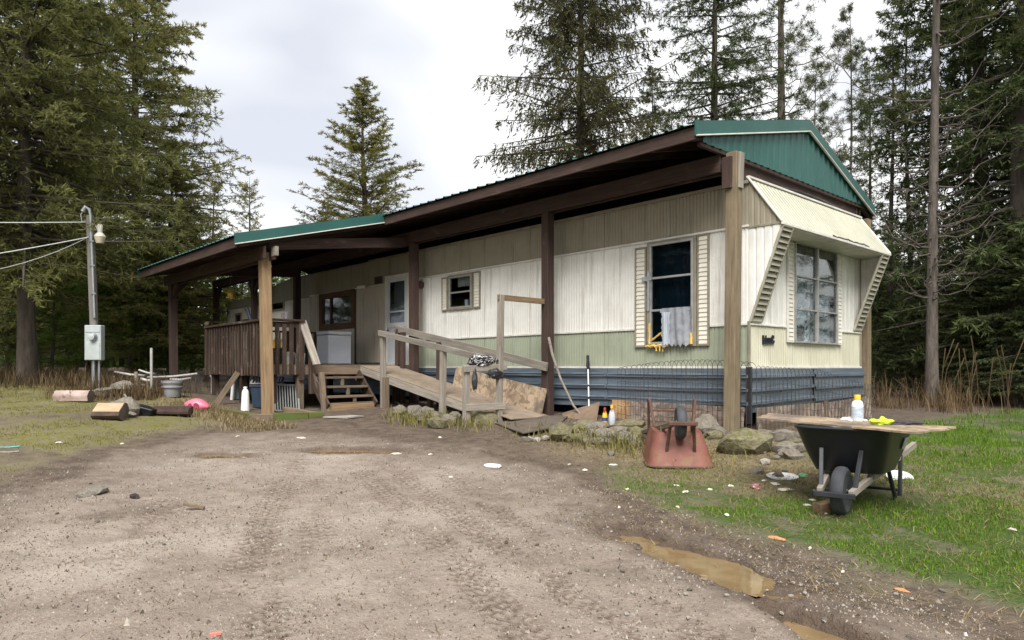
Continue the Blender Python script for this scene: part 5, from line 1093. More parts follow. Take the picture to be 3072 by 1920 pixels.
# pink toy, pot, logs
PK = thing('toy_car_shell', (-7.86, -4.31, gz(-7.86, -4.31)), 'pink plastic toy shell lying on its side in dry grass', 'toy'); M_pink = plain('pink_plastic', (.72, .14, .22), (.62, .18, .24), 5, .4, bump=.05, speck=((.75, .45, .48), 4, .6))
bm = bmesh.new(); bmesh.ops.create_uvsphere(bm, u_segments=20, v_segments=12, radius=1)
for v in bm.verts: p = v.co; p.x *= .225*(1-.12*p.z); p.y *= .12; p.z = p.z*.092*(1+.25*math.cos(p.x*9))+.10
me = bpy.data.meshes.new('shell'); bm.to_mesh(me); bm.free(); me.materials.append(M_pink); me.polygons.foreach_set('use_smooth', [True]*len(me.polygons)); Mp = Matrix.Translation((-7.86, -4.31, gz(-7.86, -4.31))) @ Matrix.Rotation(.7, 4, 'Z') @ Matrix.Rotation(.12, 4, 'Y'); link(bpy.data.objects.new('shell', me), Mp, PK)
for (dx, dz, r) in ((-.06, .095, .030), (.05, .10, .045)):
    mb = MB(); mb.lathe([(0, .0), (1, .0), (1.12, -.1), (1.0, .35), (0, .30)], (0, 0, 0), 14, Matrix.Rotation(R(90), 3, 'X')); o = mb.build('opening', plain('dark_pink_recess', (.30, .03, .07), None, 5, .6), None, smooth=True, origin=(0, 0, 0)); M = Mp @ Matrix.Translation((dx, -.118, dz)) @ Matrix.Diagonal((r, .02, r, 1)); WM[o] = M; o.parent = PK; o.matrix_basis = WM[PK].inverted() @ M
PT = thing('flower_pot', (-9.95, -4.07, gz(-9.95, -4.07)), 'grey round flower pot at the foot of the dark porch post', 'pot')
mb = MB(); mb.lathe([(0, 0), (.14, 0), (.185, .27), (.20, .27), (.20, .32), (.175, .32), (.16, .25), (0, .25)], (-9.95, -4.07, gz(-9.95, -4.07)), 22); mb.build('body', plain('grey_pot', (.19, .19, .20), (.26, .26, .27), 6, .7), PT, smooth=True); mb = MB(); mb.lathe([(.192, .18), (.196, .20), (.19, .215)], (-9.95, -4.07, gz(-9.95, -4.07)), 22); mb.build('band', MATS['grey_pot'], PT)
def log(name, x, y, r, Ls, ang, mat, endm, label, flat=False, z=0, rough=.12):
    t = thing(name, (x, y, gz(x, y)), label, 'log'); n = 18; d = Vector((math.cos(ang), math.sin(ang), 0)); s = Vector((-d.y, d.x, 0)); c0 = Vector((x, y, gz(x, y)+r*.85+z)); rs = [1+random.uniform(-rough, rough) for _ in range(n)]
    def ring(u, k=1):
        o = []
        for i in range(n):
            a = 2*math.pi*i/n; q = s*math.cos(a)*r*rs[i]*k+Vector((0, 0, 1))*math.sin(a)*r*rs[i]*k
            if flat:
                nn = (s*-.62+Vector((0, 0, .78))); h = q.dot(nn)
                if h > r*.5: q -= nn*(h-r*.5)
            o.append(c0+d*u+q*(1+random.uniform(-.02, .02)))
        return o
    mb = MB(); us = np.linspace(-Ls/2, Ls/2, 6); rr = [p for u in us for p in ring(u)]; mb.add(rr, [(k*n+i, k*n+(i+1) % n, (k+1)*n+(i+1) % n, (k+1)*n+i) for k in range(5) for i in range(n)]); mb.build('bark', mat, t, smooth=True)
    for e, rg_ in ((-1, rr[:n]), (1, rr[-n:])): mb = MB(); cc = sum(rg_, Vector())/n; mb.add(list(rg_)+[cc+d*e*.006], [(i, (i+1) % n, n) for i in range(n)]); mb.build('cut_face', endm, t)
    return t, c0, d, s
M_cut = plain('fresh_split_wood', (.34, .21, .125), (.46, .32, .21), 4, .85, stretch=(1, 1, 8), bump=.3); M_cutd = plain('old_cut_wood', (.07, .055, .045), (.12, .095, .075), 9, .9); M_logd = plain('dark_log_bark', (.045, .03, .022), (.09, .06, .045), 8, .95, bump=.8); M_logp = plain('pinkish_log_bark', (.27, .19, .16), (.42, .33, .29), 6, .9, bump=.6, speck=((.12, .08, .07), 5, .58)); M_rot = plain('rotten_log_bark', (.028, .016, .014), (.06, .035, .03), 9, .95, bump=.9)
t_, c0, d, s = log('firewood_log', -7.0, -5.82, .145, .40, .85, M_logd, M_cutd, 'split firewood log with pale fresh face on the lawn', True)
nn = (s*-.62+Vector((0, 0, .78))).normalized(); mb = MB(); v_ = nn.cross(d)
mb.box(c0+nn*(.15*.5+.003), (.385, .19, .006), Matrix((d, v_, nn)).transposed()); mb.build('split_face', M_cut, t_)
log('firewood_log', -9.33, -5.85, .10, .62, .75, M_logp, M_cutd, 'pinkish peeling firewood log on the lawn by the meter pole'); log('rotten_log', -7.27, -4.88, .085, .62, .8, M_rot, M_rot, 'dark crumbling rotten log beside the pink toy', rough=.35)
TY = thing('plant_tray', (-7.44, -5.22, gz(-7.44, -5.22)), 'black plastic plant tray tilted on the lawn by the pointed stone', 'tray')
mb = MB(); Rm = Matrix.Rotation(.8, 3, 'Z') @ Matrix.Rotation(.25, 3, 'Y'); mb.box((-7.44, -5.22, gz(-7.44, -5.22)+.07), (.26, .22, .13), Rm, 1.25); mb.build('body', M_black, TY, bevel=.01); mb = MB(); mb.tube([(-7.58, -5.36, gz(-7.5, -5.3)+.10), (-7.64, -5.42, gz(-7.5, -5.3)+.24), (-7.70, -5.46, gz(-7.5, -5.3)+.33)], .012, 6); mb.build('wire_handle', M_grey, TY, smooth=True)
# ------------------------------------------------------------------ meter pole with lamp and cables
px_, py_ = -11.5, -5.04; pz = gz(px_, py_); Rv = Vector((.6776, .7355, 0)); Fv = Vector((-.7355, .6776, 0))
PL = thing('meter_pole', (px_, py_, pz), 'leaning grey utility pole with meter box and yard lamp', 'utility pole')
P0 = Vector((px_, py_, pz-.15)); P1 = Vector((px_, py_, 3.98))-Rv*.15
def up_(t, r=0, f=0): return P0.lerp(P1, t)+Rv*r+Fv*f
mb = MB(); mb.tube([up_(0), up_(.5), up_(.97)], [.085, .08, .075], 12); mb.build('pole', plain('grey_pole_wood', (.10, .09, .08), (.19, .175, .155), 4, .9, stretch=(3, 3, .3), bump=.5), PL, smooth=True)
mb = MB(); mb.tube([up_(.42, .06, -.075), up_(.97, .055, -.075), up_(1.0, .04, -.08), up_(1.01, -.02, -.10), up_(.985, -.07, -.12)], [.026, .026, .032, .045, .045], 10); mb.build('conduit', M_conduit, PL, smooth=True)
for k in (.55, .7, .83): mb = MB(); mb.box(up_(k, .055, -.075), (.07, .07, .03)); mb.build('strap', M_conduit, PL)
mb = MB(); Rm = Matrix((Rv, Fv*-1, (0, 0, 1))).transposed(); 
Rm = Matrix((Rv, Fv, Vector((0, 0, 1)))).transposed()
bc = up_(.375, .10, -.15); mb.box((bc.x, bc.y, 1.285), (.33, .14, .70), Rm); bx_ = mb.build('meter_box', M_galvbox, PL, bevel=.008)
mb = MB(); q = Vector((bc.x, bc.y, 1.285))-Fv*.075; mb.box(q+Vector((0, 0, -.17)), (.29, .012, .34), Rm); mb.build('lower_door', M_galvbox, bx_, bevel=.003); mb = MB(); mb.box(q+Vector((0, 0, .275)), (.30, .012, .13), Rm); mb.build('upper_panel', M_galvbox, bx_, bevel=.003)
mb = MB(); rotm = Rm @ Matrix.Rotation(R(90), 3, 'X'); mb.lathe([(.085, -.02), (.085, .02), (.075, .04), (.06, .075), (.0, .085)], q+Vector((0, 0, .115))+Rv*.015, 20, rotm); mt = mb.build('meter', M_conduit, bx_, smooth=True); mb = MB(); mb.lathe([(.066, .05), (.064, .08), (.03, .092), (0, .093)], q+Vector((0, 0, .115))+Rv*.015, 18, rotm); mb.build('dial_glass', plain('meter_glass', (.35, .38, .40), (.5, .52, .53), 12, .1), mt, smooth=True)
for r_ in (.03, .14): mb = MB(); a = up_(.12, r_, -.13); mb.tube([(a.x, a.y, gz(a.x, a.y)-.05), (a.x, a.y, .95)], .032 if r_ < .1 else .022, 10); mb.build('conduit', M_conduit, PL, smooth=True)
lp = up_(.86, .20, -.02); mb = MB(); mb.tube([up_(.89, .06), up_(.895, .14), lp+Vector((0, 0, .16))], .02, 8); mb.build('lamp_arm', M_conduit, PL, smooth=True)
mb = MB(); mb.lathe([(.045, .16), (.055, .30), (.05, .33), (0, .335)], lp-Vector((0, 0, .1)), 14); mb.lathe([(.055, .16), (.105, .10), (.11, .08)], lp-Vector((0, 0, .1)), 16); lm_ = mb.build('lamp_housing', plain('cream_lamp_paint', (.55, .53, .46), (.45, .43, .37), 6, .5), PL, smooth=True)
mb = MB(); mb.lathe([(.0, -.06), (.07, -.05), (.095, .03), (.108, .085)], lp-Vector((0, 0, .1)), 16); mb.build('lamp_globe', plain('lamp_globe_plastic', (.58, .52, .38), (.48, .42, .30), 5, .3), lm_, smooth=True)
mb = MB(); mb.tube([up_(1.0, -.03, -.11), up_(.97, -.12, -.1), up_(.93, -.13, -.05), up_(.945, -.10, 0)], .01, 6); mb.tube([up_(.93, .08), up_(.90, .14), up_(.86, .17)], .008, 6); mb.build('drip_loop', M_cable, PL, smooth=True)
def cable(a, b_, sag, r, label, mat=M_cable):
    a, b_ = Vector(a), Vector(b_); mb = MB(); mb.tube([a.lerp(b_, t)-Vector((0, 0, sag*4*t*(1-t))) for t in np.linspace(0, 1, 20)], r, 6); tag(mb.build('cable', mat, None, smooth=True), label, 'cable')
cable(up_(.935, -.05), (-9.6, -13.0, 2.6), .10, .011, 'upper pale twisted cable running from the meter pole top'); cable(up_(.85, .0, -.08), (-8.6, -11.5, 1.45), .14, .011, 'lower pale twisted cable running from the meter pole'); cable(up_(.85, -.01, -.07), (-9.5, -10.5, 2.6), .75, .006, 'thin grey slack cable drooping from the meter pole')
# broken tubular fence behind the pole
BFN = thing('broken_fence', (-11.2, -4.3, gz(-11.2, -4.3)), 'collapsed pale pipe fence with wire netting behind the meter pole', 'fence')
def at_(u, v, Dp):      # lateral offset and depth in the frame of the fence line
    return Vector((4.6, -8.44, 0))+Fv*Dp+Rv*u
def fp(u, Dp, z): p = at_(u, 0, Dp); return Vector((p.x, p.y, z))
M_pipe = plain('pale_pipe', (.46, .45, .42), (.33, .31, .28), 7, .6, .1, speck=((.22, .15, .10), 9, .62))
for (u, Dp, z0, z1, r) in ((-7.385, 14.3, None, 1.19, .028), (-7.75, 14.4, None, .70, .035), (-8.27, 14.5, None, .62, .02), (-6.45, 15.0, None, .62, .02)):
    a = fp(u, Dp, 0); mb = MB(); mb.tube([(a.x, a.y, gz(a.x, a.y)-.1), (a.x, a.y, z1)], r, 8); mb.build('fence_post', M_pipe if u != -7.75 else M_grey, BFN, smooth=True)
for (u0, z0, u1, z1, Dp, r) in ((-8.26, .70, -7.62, .62, 14.5, .024), (-8.3, .42, -7.62, .43, 14.5, .022), (-7.70, .74, -7.37, .66, 14.4, .02), (-7.66, .56, -7.42, .52, 14.4, .03), (-7.68, .58, -6.62, .66, 14.7, .022), (-7.2, .54, -6.75, .57, 14.7, .02), (-6.55, .68, -6.30, .45, 15, .02)):
    mb = MB(); mb.tube([fp(u0, Dp, z0), fp((u0+u1)/2, Dp+.03, (z0+z1)/2-.02), fp(u1, Dp, z1)], r, 8); mb.build('fence_rail', M_pipe, BFN, smooth=True)
mb = MB()
for k in range(60):
    u = -8.3+k*.03; mb.tube([fp(u, 14.55, .30+random.uniform(-.03, .03)), fp(u+.16, 14.55, .62-.08*math.sin(k*.2))], .003, 3, False); mb.tube([fp(u+.16, 14.56, .30), fp(u, 14.56, .60-.06*math.sin(k*.2))], .003, 3, False)
tag(mb.build('wire_netting', plain('grey_netting', (.16, .15, .145), None, 9, .7, .3, bump=0), BFN, fix=False), kind='stuff')
# loop-topped wire edging in front of the skirting
WF = thing('wire_edging', (-.6, -.24, 0), 'loop topped garden wire edging standing before the blue skirting', 'wire fence')
mb = MB(); nL = 27
for k in range(nL):
    x = -1.92+k*.08; y = -.22-.02*math.sin(k); zt = .70+.10*math.sin(k/nL*2.6)
    if x > .18: break
    rr_ = .075; mb.tube([(x-rr_, y, -.05), (x-rr_, y, zt)]+[(x-rr_*math.cos(a), y-.01, zt+.10*math.sin(a)) for a in np.linspace(.3, 2.84, 6)]+[(x+rr_, y-.012, zt), (x+rr_, y-.012, -.05)], .0034, 4, False)
for z in (.10, .22, .34, .46, .58, .68): mb.tube([(-2.0+.11*i, -.222-.02*math.sin(i*1.4), z+.012*math.sin(i*2+z*9)) for i in range(20)], .003, 4, False)
mb.build('wire_run', M_wire, WF, fix=False)
mb = MB()
for k in range(32):
    y = -.15+k*.117; t_ = k/32; zt = .72-.05*math.sin(t_*3)-.36*max(0, t_-.45)**1.0*1.6; ln = .55*max(0, t_-.45); rr_ = .078
    mb.tube([(.22, y-rr_-ln*.3, -.06), (.22+.01*math.sin(k), y-rr_+ln*.4, zt)]+[(.21, y+ln*.4-rr_*math.cos(a), zt+.10*math.sin(a)) for a in np.linspace(.3, 2.84, 6)]+[(.215, y+rr_+ln*.4, zt), (.215, y+rr_-ln*.3, -.06)], .0034, 4, False)
for z in (.08, .2, .32, .44, .56): mb.tube([(.22+.01*math.sin(i*1.7), -.2+.2*i, z-.012*max(0, i-9)+.02*math.sin(i*1.1+z*7)) for i in range(20)], .003, 4, False)
mb.build('wire_run', M_wire, WF, fix=False)
# ------------------------------------------------------------------ trees
CX, CY = 4.6, -8.44
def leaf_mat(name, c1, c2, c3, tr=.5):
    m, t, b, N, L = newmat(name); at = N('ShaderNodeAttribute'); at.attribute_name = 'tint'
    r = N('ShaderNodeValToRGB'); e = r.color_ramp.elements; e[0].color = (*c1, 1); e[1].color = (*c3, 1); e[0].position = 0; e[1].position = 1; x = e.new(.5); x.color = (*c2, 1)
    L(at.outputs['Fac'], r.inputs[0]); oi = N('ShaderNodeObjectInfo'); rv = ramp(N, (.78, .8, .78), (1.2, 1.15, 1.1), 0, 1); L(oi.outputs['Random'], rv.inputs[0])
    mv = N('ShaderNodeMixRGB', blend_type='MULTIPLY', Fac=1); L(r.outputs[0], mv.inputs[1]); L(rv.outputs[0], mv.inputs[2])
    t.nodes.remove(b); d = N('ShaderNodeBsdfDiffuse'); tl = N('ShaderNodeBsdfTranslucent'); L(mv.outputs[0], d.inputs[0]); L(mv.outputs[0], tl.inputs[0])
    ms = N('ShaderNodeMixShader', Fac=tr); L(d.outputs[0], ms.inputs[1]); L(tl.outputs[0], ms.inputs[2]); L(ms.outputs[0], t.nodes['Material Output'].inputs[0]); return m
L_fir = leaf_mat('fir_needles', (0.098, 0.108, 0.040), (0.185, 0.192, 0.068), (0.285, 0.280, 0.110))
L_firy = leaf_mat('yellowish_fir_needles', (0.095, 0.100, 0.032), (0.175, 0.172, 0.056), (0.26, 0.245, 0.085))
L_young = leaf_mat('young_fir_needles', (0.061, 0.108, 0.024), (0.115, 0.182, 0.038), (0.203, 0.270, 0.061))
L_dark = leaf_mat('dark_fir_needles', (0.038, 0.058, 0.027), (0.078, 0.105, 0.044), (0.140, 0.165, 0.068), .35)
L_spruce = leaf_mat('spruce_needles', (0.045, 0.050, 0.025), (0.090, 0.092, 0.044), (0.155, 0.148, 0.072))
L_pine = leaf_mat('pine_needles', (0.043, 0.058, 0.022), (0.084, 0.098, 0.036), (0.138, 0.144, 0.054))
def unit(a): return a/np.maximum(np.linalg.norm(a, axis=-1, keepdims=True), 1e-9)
def tubes(paths, radii, seg):
    """paths (B,n,3), radii (B,n) -> verts, quads"""
    B, n, _ = paths.shape; tg = np.gradient(paths, axis=1); tg = unit(tg); ref = np.where(np.abs(tg[..., 2:3]) > .9, np.array([1., 0, 0]), np.array([0, 0, 1.])); u = unit(np.cross(tg, ref)); v = np.cross(tg, u)
    a = np.arange(seg)*2*np.pi/seg; V = paths[:, :, None]+radii[:, :, None, None]*(u[:, :, None]*np.cos(a)[None, None, :, None]+v[:, :, None]*np.sin(a)[None, None, :, None])
    idx = np.arange(B*n*seg).reshape(B, n, seg); nx2 = np.roll(idx, -1, 2)
    F_ = np.stack([idx[:, :-1], nx2[:, :-1], nx2[:, 1:], idx[:, 1:]], -1).reshape(-1, 4); return V.reshape(-1, 3), F_
def diamonds(P, Dv, ln, wd, r):
    W = unit(np.cross(Dv, r.normal(size=Dv.shape)))*wd[:, None]; mid = P+Dv*(ln*.45)[:, None]
    V = np.stack([P, mid+W, P+Dv*ln[:, None], mid-W], 1).reshape(-1, 3); return V, np.arange(len(P)*4).reshape(-1, 4)
def conifer(name, seed, H, r0, base, prof, nb, el0, el1, curve, T, K, tl_s, tuft, wd, droop, leaf, bark, dead=0, lean=0, maxtl=.8, inner=.12, twigr=.006, hp=1.0):
    r = np.random.default_rng(seed)
    tz = np.linspace(0, 1, 14); path = np.stack([lean*H*tz**1.5+.06*np.sin(tz*7+seed), .06*np.cos(tz*5+seed)-.06*np.cos(seed), tz*H-.3], -1)
    wv, wf = tubes(path[None], (r0*(1-tz*.97)*(1+.35*np.exp(-tz*18)))[None], 12); V = [wv]; Fc = [wf]; off = len(wv)
    u = np.sort(r.random(nb)**hp); h = base+(H-base)*u; az = np.arange(nb)*2.399+r.normal(0, .5, nb); Lb = np.array([prof(x) for x in u])*r.uniform(.62, 1.12, nb); el = el0+(el1-el0)*u+r.normal(0, .10, nb)
    dh = np.stack([np.cos(az), np.sin(az), 0*az], -1); o = np.stack([np.interp(h, path[:, 2], path[:, 0]), np.interp(h, path[:, 2], path[:, 1]), h], -1); zv = np.array([0, 0, 1.])
    def bp(s): return o[:, None]+(Lb[:, None]*s)[..., None]*(np.cos(el)[:, None, None]*dh[:, None]+np.sin(el)[:, None, None]*zv)+(curve*Lb[:, None]*s**2)[..., None]*zv
    sb = np.tile(np.linspace(0, 1, 5), (nb, 1)); bv, bf = tubes(bp(sb), (r0*.22*(.35+.65*(1-u))[:, None]*np.clip(Lb/3, .25, 1)[:, None]+.006)*(1-sb*.85), 4); V.append(bv); Fc.append(bf+off); off += len(bv)
    s = np.clip((np.arange(T)[None]+r.random((nb, T)))/T*(1-inner)+inner, 0, 1); P = bp(s); perp = np.cross(zv, dh); side = np.where(r.random((nb, T)) < .5, -1, 1)
    ph = r.uniform(.5, 1.35, (nb, T)); td = dh[:, None]*np.cos(ph)[..., None]+perp[:, None]*(side*np.sin(ph))[..., None]+zv*(np.sin(el)[:, None, None]*.5+curve+r.normal(0, .38, (nb, T))[..., None]-droop*.6); td = unit(td)
    tl = np.clip(tl_s*Lb[:, None]*(1.05-.75*s)*r.uniform(.5, 1.2, (nb, T)), .10, maxtl)
    live = ((r.random((nb, T)) > dead*(1-u)[:, None]) & (r.random((nb, T)) < np.clip(Lb/(.45*Lb.max()), .10, 1)[:, None])).ravel()
    # twig wood as slim strips
    A = P.reshape(-1, 3); Bq = A+td.reshape(-1, 3)*tl.reshape(-1, 1)-zv*(droop*tl.reshape(-1, 1)*.5); sd_ = unit(np.cross(td.reshape(-1, 3), r.normal(size=(nb*T, 3))))*twigr
    tv = np.stack([A-sd_, A+sd_, Bq+sd_*.3, Bq-sd_*.3], 1).reshape(-1, 3); tf = np.arange(len(tv)).reshape(-1, 4); V.append(tv); Fc.append(tf+off)
    trunk = mesh_np(name+'_trunk', np.concatenate(V), np.concatenate(Fc), True); trunk.materials.append(bark)
    q = (np.arange(K)[None, None]+r.random((nb, T, K)))/K; Q = P[:, :, None]+(tl[..., None]*q)[..., None]*td[:, :, None]-zv*(droop*tl[..., None]*q**2*.5)[..., None]
    Dv = unit(td[:, :, None]*.75+r.normal(0, .55, Q.shape)-zv*droop*.35+zv*.08); ln = tuft*r.uniform(.55, 1.35, Q.shape[:3]); w2 = wd*r.uniform(.6, 1.3, Q.shape[:3])
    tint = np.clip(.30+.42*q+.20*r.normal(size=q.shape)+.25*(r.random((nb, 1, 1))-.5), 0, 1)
    lv = live.reshape(nb, T); Q, Dv, ln, w2, tint = Q[lv].reshape(-1, 3), Dv[lv].reshape(-1, 3), ln[lv].ravel(), w2[lv].ravel(), tint[lv].ravel()
    nv, nf = diamonds(Q, Dv, ln, w2, r); crown = mesh_np(name+'_crown', nv, nf); crown.materials.append(leaf)
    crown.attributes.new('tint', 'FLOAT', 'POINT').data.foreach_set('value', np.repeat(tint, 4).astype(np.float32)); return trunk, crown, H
def pine(name, seed, H, r0, base, nb, Lm, leaf, bark, fork=None, nbur=5, lean=0, bare=14):
    """open pine: bare stem, crooked limbs ending in bursts of long needles"""
    r = np.random.default_rng(seed); tz = np.linspace(0, 1, 16); path = np.stack([lean*H*tz+.10*np.sin(tz*5+seed), .08*np.cos(tz*4+seed), tz*H-.3], -1)
    V, Fc = [], []; wv, wf = tubes(path[None], (r0*(1-tz*.9)*(1+.3*np.exp(-tz*20)))[None], 12); V.append(wv); Fc.append(wf); off = len(wv)
    if fork:
        p0 = path[int(16*fork)]; fz = np.linspace(0, 1, 10); pf = np.stack([p0[0]+.35*np.sin(fz*1.4)*fz**.3, p0[1]+0*fz, p0[2]+fz*(H-p0[2])*.95], -1); wv, wf = tubes(pf[None], (r0*.55*(1-fz*.85))[None], 9); V.append(wv); Fc.append(wf+off); off += len(wv)
    u = np.sort(r.random(nb)); h = base+(H*.985-base)*u; az = r.random(nb)*6.283; Lb = Lm*(1.05-.72*u)*r.uniform(.45, 1.15, nb)
    ub = r.random(bare); hb = .12*H+(base-.1*H)*ub; h = np.concatenate([h, hb]); az = np.concatenate([az, r.random(bare)*6.28]); Lb = np.concatenate([Lb, Lm*r.uniform(.15, .7, bare)]); n = nb+bare; isl = np.arange(n) < nb
    dh = np.stack([np.cos(az), np.sin(az), 0*az], -1); o = np.stack([np.interp(h, path[:, 2], path[:, 0]), np.interp(h, path[:, 2], path[:, 1]), h], -1); zv = np.array([0, 0, 1.]); s = np.linspace(0, 1, 7); el = r.normal(.12, .22, n)
    P = o[:, None]+(Lb[:, None]*s)[..., None]*dh[:, None]+(Lb[:, None]*(np.tan(el)[:, None]*s-.25*s*(1-s)*2+.28*s**2))[..., None]*zv; P[:, 1:] += r.normal(0, .05, P[:, 1:].shape)*Lb[:, None, None]*.6
    bv, bf = tubes(P, (.010+.022*Lb[:, None]/Lm)*(1-.8*s), 4); V.append(bv); Fc.append(bf+off); off += len(bv)
    # side twigs
    T = 7; si = r.integers(2, 7, (n, T)); A = P[np.arange(n)[:, None], si]; td = unit(dh[:, None]*.6+r.normal(0, .7, A.shape)+zv*.15); tl = Lb[:, None]*r.uniform(.12, .38, (n, T)); Bq = A+td*tl[..., None]
    sp_ = np.stack([A.reshape(-1, 3), ((A+Bq)/2).reshape(-1, 3)+r.normal(0, .02, (n*T, 3)), Bq.reshape(-1, 3)], 1); tv, tf = tubes(sp_, np.tile(np.array([.008, .006, .004]), (n*T, 1)), 3); V.append(tv); Fc.append(tf+off)
    trunk = mesh_np(name+'_trunk', np.concatenate(V), np.concatenate(Fc), True); trunk.materials.append(bark)
    C = np.concatenate([Bq[isl].reshape(-1, 3), P[isl, -1], A[isl][:, ::3].reshape(-1, 3)]); C = C[r.random(len(C)) < .85]; m_ = 34
    dd = unit(r.normal(size=(len(C), m_, 3))+np.array([0, 0, .35])); Q = np.repeat(C[:, None], m_, 1)+r.normal(0, .035, (len(C), m_, 3)); ln = r.uniform(.10, .21, len(C)*m_); nv, nf = diamonds(Q.reshape(-1, 3), dd.reshape(-1, 3), ln, np.full(len(C)*m_, .008), r)
    crown = mesh_np(name+'_crown', nv, nf); crown.materials.append(leaf); tint = np.clip(np.repeat(r.random(len(C)), m_)*.6+.4*r.random(len(C)*m_), 0, 1)
    crown.attributes.new('tint', 'FLOAT', 'POINT').data.foreach_set('value', np.repeat(tint, 4).astype(np.float32)); return trunk, crown, H
def cone(R0, p=.85, low=.75): return lambda u: R0*((1-u)**p)*(low+(1-low)*min(1, u/.22))+.12
KD = {
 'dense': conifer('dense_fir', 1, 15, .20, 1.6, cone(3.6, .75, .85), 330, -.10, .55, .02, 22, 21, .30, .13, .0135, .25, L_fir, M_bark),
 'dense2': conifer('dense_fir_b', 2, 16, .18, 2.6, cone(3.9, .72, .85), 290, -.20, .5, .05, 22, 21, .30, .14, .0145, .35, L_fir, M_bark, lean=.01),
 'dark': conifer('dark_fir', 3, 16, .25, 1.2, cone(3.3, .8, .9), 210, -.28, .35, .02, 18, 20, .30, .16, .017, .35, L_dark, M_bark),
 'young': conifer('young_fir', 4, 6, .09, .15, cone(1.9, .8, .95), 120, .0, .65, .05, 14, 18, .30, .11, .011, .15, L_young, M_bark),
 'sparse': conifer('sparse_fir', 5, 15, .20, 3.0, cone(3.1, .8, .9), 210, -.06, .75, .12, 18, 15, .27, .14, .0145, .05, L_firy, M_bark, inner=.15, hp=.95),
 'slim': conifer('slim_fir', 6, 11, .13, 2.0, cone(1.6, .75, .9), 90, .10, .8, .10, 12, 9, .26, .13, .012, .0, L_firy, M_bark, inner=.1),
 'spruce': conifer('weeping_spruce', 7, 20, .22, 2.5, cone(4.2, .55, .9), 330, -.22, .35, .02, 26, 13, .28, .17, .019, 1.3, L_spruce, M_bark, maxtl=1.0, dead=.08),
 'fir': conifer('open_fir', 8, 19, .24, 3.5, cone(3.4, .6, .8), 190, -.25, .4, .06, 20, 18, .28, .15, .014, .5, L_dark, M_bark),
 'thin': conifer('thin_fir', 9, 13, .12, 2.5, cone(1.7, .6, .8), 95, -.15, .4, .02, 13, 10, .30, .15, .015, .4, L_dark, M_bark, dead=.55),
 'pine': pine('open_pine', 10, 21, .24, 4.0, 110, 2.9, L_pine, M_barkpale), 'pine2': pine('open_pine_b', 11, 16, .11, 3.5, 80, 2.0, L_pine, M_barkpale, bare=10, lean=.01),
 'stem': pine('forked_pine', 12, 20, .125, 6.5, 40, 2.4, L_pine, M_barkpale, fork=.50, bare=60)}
NTREE = [0]
def tree(kind, px, D, H, label, group=None, name='fir_tree', wide=1.0, rz=None):
    lat = (px-1210)/1650*D; x = CX+D*Fv.x+lat*Rv.x; y = CY+D*Fv.y+lat*Rv.y; tr, cr_, H0 = KD[kind]; s = H/H0; NTREE[0] += 1; rz = (NTREE[0]*2.1) % 6.28 if rz is None else rz
    o = bpy.data.objects.new(name, None); link(o, Matrix.Translation((x, y, gz(x, y))) @ Matrix.Rotation(rz, 4, 'Z') @ Matrix.Diagonal((s*wide, s*wide, s, 1))); tag(o, label, 'tree', group)
    link(bpy.data.objects.new('trunk', tr), WM[o], o); link(bpy.data.objects.new('crown', cr_), WM[o], o); return o
# left of the porch
tree('dense', 318, 24, 17.0, 'broad dense fir behind the meter pole with boughs reaching over the porch', wide=1.08)
tree('dense2', 62, 15.5, 16.5, 'tall fir with dark leaning trunk beyond the logs', rz=.6); tree('dense2', -70, 17.0, 17.0, 'thick trunked fir beside the tall leaning fir', rz=2.6)
tree('dense', 172, 25, 14.5, 'tall fir standing behind the leaning fir and the broad fir', rz=4.0)
tree('dense', 405, 22.5, 7.8, 'short bushy fir at the porch roof corner', wide=1.45, rz=1.0)
tree('young', 120, 19.5, 4.4, 'bright green young fir under the tall leaning fir'); tree('young', 215, 22, 5.2, 'bright green young fir behind the meter pole', wide=1.1)
GY = 'young firs seen through the porch'
for px, D, H in ((395, 24, 4.6), (455, 27, 5.6), (520, 29, 5.4), (575, 31, 5.9), (640, 33, 6.0), (700, 35, 6.0), (350, 22, 3.8)): tree('young', px, D, H, 'light green young fir seen between the porch posts', GY, wide=1.25)
tree('slim', 512, 38, 10.9, 'thin pale fir above the porch roof', wide=1.4); tree('slim', 586, 40, 11.3, 'slim fir with sparse twigs between the thin pale fir and the broad middle fir', wide=1.35)
tree('sparse', 862, 35, 14.6, 'open conical fir rising alone behind the porch roof', wide=1.7, rz=.9); tree('sparse', 772, 38, 9.2, 'small fir half hidden beside the lone conical fir', wide=1.4)
GL_ = 'low firs far behind the left trees'
for k in range(15): tree('young', -130+36*k, 40+(k*7) % 12, 6.0+(k*5 % 4)*.5, 'low young fir far behind the left trees', GL_, wide=1.7)
for k in range(12): tree('young', 2020+45*k, 42+(k*7) % 12, 6.0+(k*5 % 4)*.5, 'low young fir far behind the right trees', 'low firs far behind the right trees', wide=1.7)
for k in range(11): tree('young', -120+55*k, 62+(k*7) % 12, 9.0, 'low young fir far behind the left trees', GL_, wide=2.0)
for k in range(9): tree('young', 2040+60*k, 62+(k*7) % 12, 9.0, 'low young fir far behind the right trees', 'low firs far behind the right trees', wide=2.0)
GB = 'firs in the left backdrop'
for px, D, H in ((-140, 28, 13), (30, 40, 10), (205, 36, 9.5), (330, 30, 7.0), (370, 38, 7.5), (20, 24, 6), (300, 33, 6), (90, 27, 7)): tree('dense2' if H > 10 else 'dense', px, D, H, 'fir in the dense backdrop beyond the broad fir', GB)
